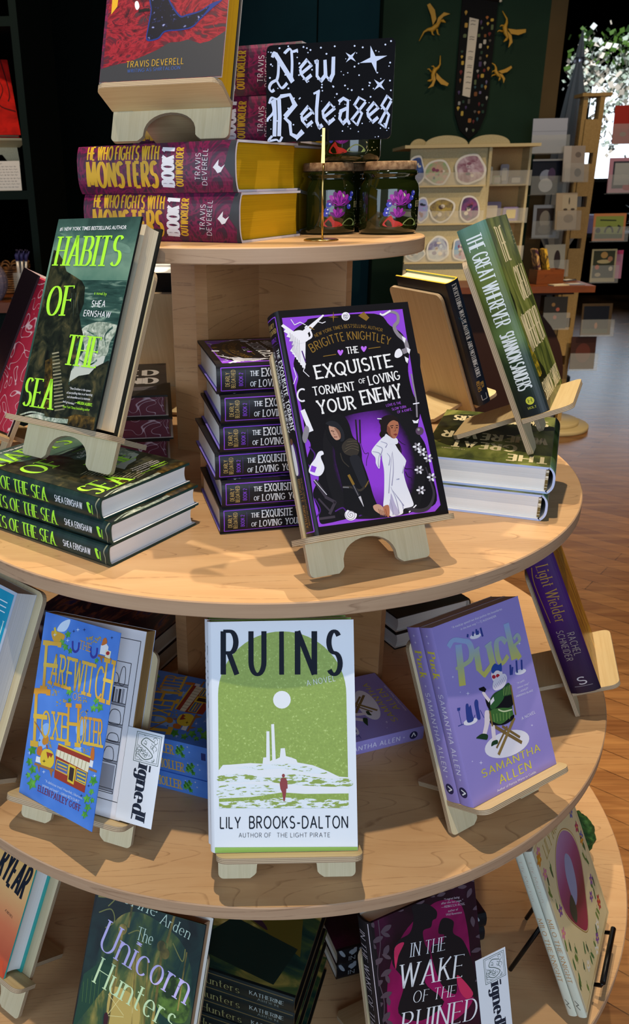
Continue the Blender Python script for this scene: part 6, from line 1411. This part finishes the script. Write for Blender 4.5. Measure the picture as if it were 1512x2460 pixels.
def card(x, y, z, w, h, col, label, art=None, yaw=0, tilt=.12, th=.004, pocket=True):
    M = TR(x, y, Z0+z, yaw) @ Matrix.Rotation(-tilt, 4, 'X')
    g = Geo(); g.box(-w/2, w/2, -th, 0, 0, h, mat(col, .5))
    A = Art(g, w*1000, h*1000, lambda u, v, L: (u/1000-w/2, -th-.0002*L, v/1000))
    if art: art(A)
    tag(g.obj('greeting_card', None, M, fix=False), label, 'card', 'greeting cards on the spinning rack')
    if pocket:
        p = Geo(); p.box(-w/2-.008, w/2+.008, -.03, -.0275, -.006, h*.5, CL); p.box(-w/2-.008, w/2+.008, -.0275, .004, -.006, -.003, CL)
        po = p.obj('pocket', rk); po.matrix_local = rk.matrix_world.inverted() @ M
def blobs(*L):
    def f(A):
        for c, x, y, rx, ry in L: A.poly(ell(x*A.w, y*A.h, rx*A.w, ry*A.h, n=16), mat(c, .5), 1)
    return f
def rect(c, x0, x1, y0, y1, L=1): return lambda A: A.poly([(x0*A.w, y0*A.h), (x1*A.w, y0*A.h), (x1*A.w, y1*A.h), (x0*A.w, y1*A.h)], mat(c, .5), L)
def both(*fs):
    def f(A):
        for q in fs: q(A)
    return f
rk_y = 3.20
card(1.42, rk_y, .51, .165, .155, '#a9adb8', 'blank grey-white envelope at the top left of the card rack', both(rect('#8f939e', 0, 1, .62, .64)))
card(1.435, rk_y, .325, .155, .16, '#101626', 'dark navy card on the left of the rack, second row', both(rect('#b9b9b4', 0, 1, .95, 1), blobs(('#8a93a8', .45, .5, .2, .2), ('#4a3a5a', .62, .55, .12, .2), ('#c0c4c8', .45, .25, .22, .2))))
card(1.447, rk_y, .12, .12, .155, '#8f96a0', 'grey framed portrait card on the left of the rack, third row', both(rect('#3a2f2a', .14, .86, .08, .9), blobs(('#8a8478', .5, .55, .22, .28), ('#6a645a', .5, .25, .28, .14))))
card(1.535, rk_y-.06, .38, .115, .16, '#c2bbb2', 'pale card with grey ornament beside the rack post', both(rect('#a89a8c', .35, 1, 0, 1), blobs(('#5a5450', .7, .25, .16, .12), ('#7a6f66', .68, .75, .14, .08))), yaw=.25)
card(1.528, rk_y-.06, .16, .12, .17, '#c9b494', 'tan card with fine black drawing beside the rack post', both(rect('#d2c2a2', .3, 1, .55, .95), blobs(('#4a4038', .62, .78, .03, .1), ('#a08a6c', .62, .3, .24, .12), ('#5a4e42', .45, .55, .1, .03), ('#5a4e42', .8, .55, .1, .03))), yaw=.3)
card(1.50, rk_y-.06, -.06, .11, .15, '#a8a698', 'pale card with dark oval low on the rack, behind the brown counter', blobs(('#3a2f30', .62, .5, .16, .32)), yaw=.2)
card(1.80, rk_y, .545, .16, .17, '#a32a20', 'red card with dark green sprig at the upper right of the rack', blobs(('#2a3024', .62, .45, .16, .22), ('#2a3024', .82, .55, .12, .14), ('#8a6a50', .3, .25, .1, .06)))
card(1.80, rk_y, .325, .14, .16, '#c08a98', 'pink card with grey reader screen on the right of the rack', both(rect('#3a3a40', .14, .8, .12, .9), lambda A: rect('#a8a8a0', .2, .74, .22, .85, 2)(A), blobs(('#a8303a', .68, .16, .16, .1))))
card(1.77, rk_y, .10, .16, .13, '#c9824e', 'orange framed card with black loch creature silhouette on the rack', both(rect('#8f9a48', .07, .93, .08, .9), lambda A: [A.stroke(ell(.5*A.w, .3*A.h, .12*A.w, .22*A.h, 0, 180, 10), 9, mat('#20241a', .5), layer=3), A.stroke([(.78*A.w, .28*A.h), (.84*A.w, .5*A.h), (.76*A.w, .56*A.h)], 9, mat('#20241a', .5), layer=3), A.poly(ell(.16*A.w, .38*A.h, .08*A.w, .1*A.h, n=12), mat('#20241a', .5), 3), A.stroke([(.2*A.w, .76*A.h), (.7*A.w, .74*A.h)], 6, mat('#2a301c', .5), layer=3), A.poly([(.07*A.w, .08*A.h), (.93*A.w, .08*A.h), (.93*A.w, .24*A.h), (.07*A.w, .26*A.h)], mat('#4f5c24', .5), 2)]))
card(1.77, rk_y, -.10, .125, .16, '#b9ac80', 'cream edged card with dark garden picture on the rack', both(rect('#3a3d2a', .07, .93, .12, .95), blobs(('#c8623a', .25, .45, .09, .07), ('#b9a878', .5, .62, .28, .06), ('#c8b890', .3, .22, .12, .06), ('#b08a50', .5, .82, .14, .1), ('#a87a5a', .75, .7, .1, .08), ('#d8ccb0', .8, .4, .08, .07))))
card(1.86, rk_y+.05, -.09, .05, .14, '#c98aa0', 'narrow pink card behind the garden card', rect('#d84a78', 0, 1, .86, 1), pocket=False)
card(1.775, rk_y, -.37, .155, .16, '#4f3c22', 'dark brown framed night picture low on the rack', both(rect('#10141e', .06, .9, .06, .92), rect('#3a4438', .06, .9, .06, .2), blobs(('#a86a40', .5, .3, .05, .1))))
card(1.73, rk_y+.0, -.55, .13, .17, '#3c2016', 'dark brown card lowest on the rack', blobs(('#5a2c20', .5, .5, .3, .3)))
card(1.55, rk_y-.02, -.33, .12, .16, '#2c2a26', 'dark flowered card under the brown counter', blobs(('#a85a48', .6, .6, .08, .06), ('#a85a48', .5, .35, .08, .06), ('#8a6a40', .4, .75, .08, .06)))

# brown counter in front of the rack
MAH = maple('red_brown_wood', '#6a3616', '#52280f', '#331808', 0, 3); MAH2 = mat('#2c1408', .5)
ct = thing('counter', 'red-brown wooden counter shelf with a curved bracket, left of the card rack', 'counter', TR(1.07, 2.30, Z0))
g = Geo(); g.box(-.33, .265, -.13, .12, -.025, 0, MAH); g.obj('counter_top', ct)
g = Geo(); g.prism([(.24, -.026), (.24, -.05)] + [(-.1+.34*math.cos(math.radians(q)), -.4+.35*math.sin(math.radians(q))) for q in range(80, -1, -8)][::-1][::-1] + [(.0, -.9), (-.3, -.9), (-.3, -.026)], .02, .05, lambda u, v, w: (u, w, v), MAH2); g.obj('bracket', ct)
g = Geo(); g.box(-.3, .1, .0, .08, -.89, -.03, MAH2); g.obj('base_cabinet', ct)
bx = Geo(); bx.box(-.06, .06, -.008, 0, .0005, .055, MAH); bx.box(-.06, .06, .045, .053, .0005, .055, MAH); bx.box(-.06, -.052, 0, .045, .0005, .055, MAH); bx.box(.052, .06, 0, .045, .0005, .055, MAH); bx.box(-.052, .052, 0, .045, .0005, .006, MAH)
tag(bx.obj('wooden_box', None, TR(1.18, 2.26, Z0, .25)), 'small red-brown wooden box on the counter holding two leaning booklets', 'box')
for x, c, c2, lab in ((-.035, '#3a2030', '#b08a50', 'dark plum booklet leaning in the wooden box'), (.005, '#b8902c', '#3a2c18', 'yellow patterned booklet leaning in the wooden box')):
    g = Geo(); g.box(0, .012, .006, .042, .0, .13, paint('booklet', [(.45, c), (.62, c2)], 40, 1, 1, 3, 1))
    tag(g.obj('booklet', None, TR(1.18, 2.26, Z0+.0085, .25) @ Matrix.Translation((x, 0, 0)) @ Matrix.Rotation(-.3, 4, 'Y')), lab, 'booklet', 'booklets in the wooden box')
for i, (x, y, c) in enumerate(((.2, -.08, '#6a6a70'), (.13, -.1, '#a89878'), (.22, .06, '#3a3a40'))):
    g = Geo(); g.box(-.035, .035, -.02, .02, .0003, .004, mat(c, .5)); g.box(-.025, .02, -.01, .008, .0042, .0048, mat('#b9b4a8', .5))
    tag(g.obj('leaflet', None, TR(1.07+x, 2.30+y, Z0, .3*i)), ('grey leaflet lying near the right end of the brown counter', 'tan leaflet lying on the front of the brown counter', 'dark leaflet lying at the back of the brown counter')[i], 'leaflet', 'leaflets on the brown counter')

# ---------------------------------------------------------------- left bookcase and what stands on it
bc = thing('bookcase', 'dark green bookcase with shelves at the left frame edge', 'bookcase', TR(-.705, 1.5, 0))
g = Geo(); g.box(-.0, .022, 0, .45, 0, 2.9, DG); g.obj('side_panel', bc)
g = Geo(); g.box(-1.0, 0, .43, .45, 0, 2.9, BK); g.obj('back_panel', bc)
for z, m in ((Z0+.385, DG), (Z0+.85, DG), (Z0+1.1, DG)):
    g = Geo(); g.box(-1.0, 0, .002, .43, z-.025, z, m); g.obj('shelf', bc)
g = Geo(); g.box(-1.0, -.002, -.2, .43, Z0+.045, Z0+.075, MAH); g.obj('counter_shelf', bc)
g = Geo(); g.box(-1.0, -.002, -.16, .43, 0, Z0+.045, DG); g.obj('lower_cabinet', bc)
# red book on a stand with a handwritten card below
st = thing('book_stand', 'plywood book stand under the red book in the left bookcase', 'book stand', TR(-.81, 1.58, Z0+.4605, .5), 'plywood book stands')
g = Geo(); g.prism([(-.07, 0), (-.04, 0), (-.02, .03), (.02, .03), (.04, 0), (.07, 0), (.07, .2), (-.07, .2)], -.003, .003, lambda u, v, w: (u, v*.35+w, v), PLY); g.obj('back_board', st)
g = Geo(); g.prism([(-.078, .002), (.078, .002), (.09, -.05), (-.09, -.05)], .052, .058, lambda u, v, w: (u, v+.012, w+(-v)*.35), PLYX); g.obj('shelf_board', st)
RBK = paint('cover_red', [(.35, '#8e100c'), (.6, '#c01a12')], 20, 1, 1, 4, 1)
rb = thing('hardcover_book', 'red hardcover standing in the left bookcase, cut off by the frame', 'book', TR(-.803, 1.558, Z0+.4605+.076, .5) @ Matrix.Rotation(-.33, 4, 'X'))
g = Geo(); g.box(-.075, .075, -.025, -.022, 0, .225, RBK); g.box(-.075, .075, -.003, 0, 0, .225, RBK); g.box(-.075, -.072, -.022, -.003, 0, .225, RBK)
A = Art(g, 150, 225, lambda u, v, L: (u/1000-.075, -.025-EPS*2*L, v/1000)); A.stroke([(90, 200), (120, 140), (100, 90), (148, 70)], 5, mat('#4a0a0a', .5), layer=1, sm=True, taper=(.3, 1)); A.stroke([(128, 225), (138, 130), (130, 100)], 4, mat('#4a0a0a', .5), layer=1, sm=True)
g.obj('cover', rb, fix=False); g = Geo(); g.box(-.0715, .072, -.0215, -.0035, .003, .222, PG_CREAM); g.obj('page_block', rb)
pl = Geo(); pl.box(-.1, .07, .0, .06, 0, .0745, DG); tag(pl.obj('riser_block', None, TR(-.80, 1.55, Z0+.3853)), 'dark green riser under the plywood stand in the left bookcase', 'riser')
g = Geo(); g.box(-.09, .055, 0, .002, 0, .085, mat('#c9c2b8', .7))
A = Art(g, 145, 85, lambda u, v, L: (u/1000-.09, -EPS*3*L, v/1000)); rr = random.Random(6)
for i, y in enumerate((77, 68, 60, 52, 44, 34, 26, 18, 9)):
    x = 6
    while x < (90 if i == 0 else 132):
        w = rr.uniform(5, 14); A.stroke([(x, y), (x+w*.25, y+2.4), (x+w*.5, y-.6), (x+w*.75, y+2), (x+w, y)], .7, mat('#4a4644', .7), layer=1, sm=True); x += w+3
tag(g.obj('note_card', None, TR(-.785, 1.535, Z0+.3856) @ Matrix.Rotation(-.05, 4, 'X'), fix=False), 'handwritten white card standing below the red book in the left bookcase', 'card')
# basket, pens in an acrylic cup, glittery pouch
WICK = paint('wicker', [(.35, '#3f2410'), (.6, '#8a5a2a'), (.8, '#b07c40')], 30, 1, 6, 3, .5, .7)
bsk = thing('wicker_basket', 'small brown wicker basket behind the pen holder at left', 'basket', TR(-.80, 1.56, Z0+.0753))
g = Geo(); prof = []
for i in range(22): prof.append((.05+.012*i/21+.002*(i % 2), .002+.075*i/21))
g.lathe([(0, .002)]+prof+[(.056, .077), (.046, .006), (0, .006)], WICK, 36, smooth=False); g.obj('body', bsk)
g = Geo()
for i in range(12):
    a = 2*PI*i/12; c = Vector((.06*math.cos(a), .06*math.sin(a), .079)); t = Vector((-math.sin(a), math.cos(a), 0))
    g.tube([c + t*.014*math.cos(q) + Vector((0, 0, .016*math.sin(q))) for q in [PI*j/8 for j in range(9)]], .003, WICK, 6)
g.obj('rim_loops', bsk)
AX, AY = -.728, 1.42
cup = thing('pen_holder', 'clear acrylic cup of pens beside the wicker basket', 'pen holder', TR(AX, AY, Z0+.0753))
g = Geo(); g.box(-.032, .032, -.026, .026, 0, .004, CL); g.obj('base', cup)
g = Geo()
for q in ((-.022, -.02, -.018, .018), (.02, .022, -.018, .018), (-.02, .02, -.018, -.016), (-.02, .02, .016, .018)): g.box(*q, .004, .075, CL)
g.obj('walls', cup)
PN = mat('#b9b4ae', .3, .3); PNB = mat('#34305a', .5)
for i, (x, y, tx, ty) in enumerate(((-.015, .0, 0, .02), (-.008, -.008, .01, 0), (-.003, .006, .06, .03), (.004, -.004, .12, .02), (.009, .008, .2, .05), (.013, -.008, .30, 0))):
    r = thing('pen', 'silver pen with dark blue feathered top, %s in the clear cup' % ('leftmost', 'second from the left', 'third from the left', 'third from the right', 'second from the right', 'rightmost, leaning furthest')[i], 'pen', TR(AX+x*.6, AY+y, Z0+.0800) @ Matrix.Rotation(tx*.45, 4, 'Y') @ Matrix.Rotation(ty, 4, 'X'), 'pens in the clear cup')
    g = Geo(); g.tube([(0, 0, 0), (0, 0, .105)], .0035, PN, 8); g.obj('barrel', r)
    g = Geo(); g.tube([(0, 0, .105), (0, 0, .122), (.002, 0, .138)], [.004, .0055, .003], PNB, 8); g.tube([(.003, 0, .12), (.008, 0, .135)], [.003, .002], PNB, 6); g.obj('cap', r)
POU = swirl_mat('iridescent_pouch', '#6f6470', '#b89a8a')
g = Geo(); nu, nv = 20, 10; vs = []
for j in range(nv+1):
    for i in range(nu):
        a, t = 2*PI*i/nu, j/nv; q = math.sin(PI*(.12+.8*t))**.7; vs.append((.05*q*math.cos(a), .03*q*math.sin(a), .115*t))
g.raw(vs, [(j*nu+i, j*nu+(i+1) % nu, (j+1)*nu+(i+1) % nu, (j+1)*nu+i) for j in range(nv) for i in range(nu)], POU); g.face(vs[:nu][::-1], POU); g.face(vs[-nu:], POU)
tag(g.obj('pouch', None, TR(-.805, 1.36, Z0+.0752)), 'iridescent patterned pouch at the left frame edge in front of the basket', 'pouch')
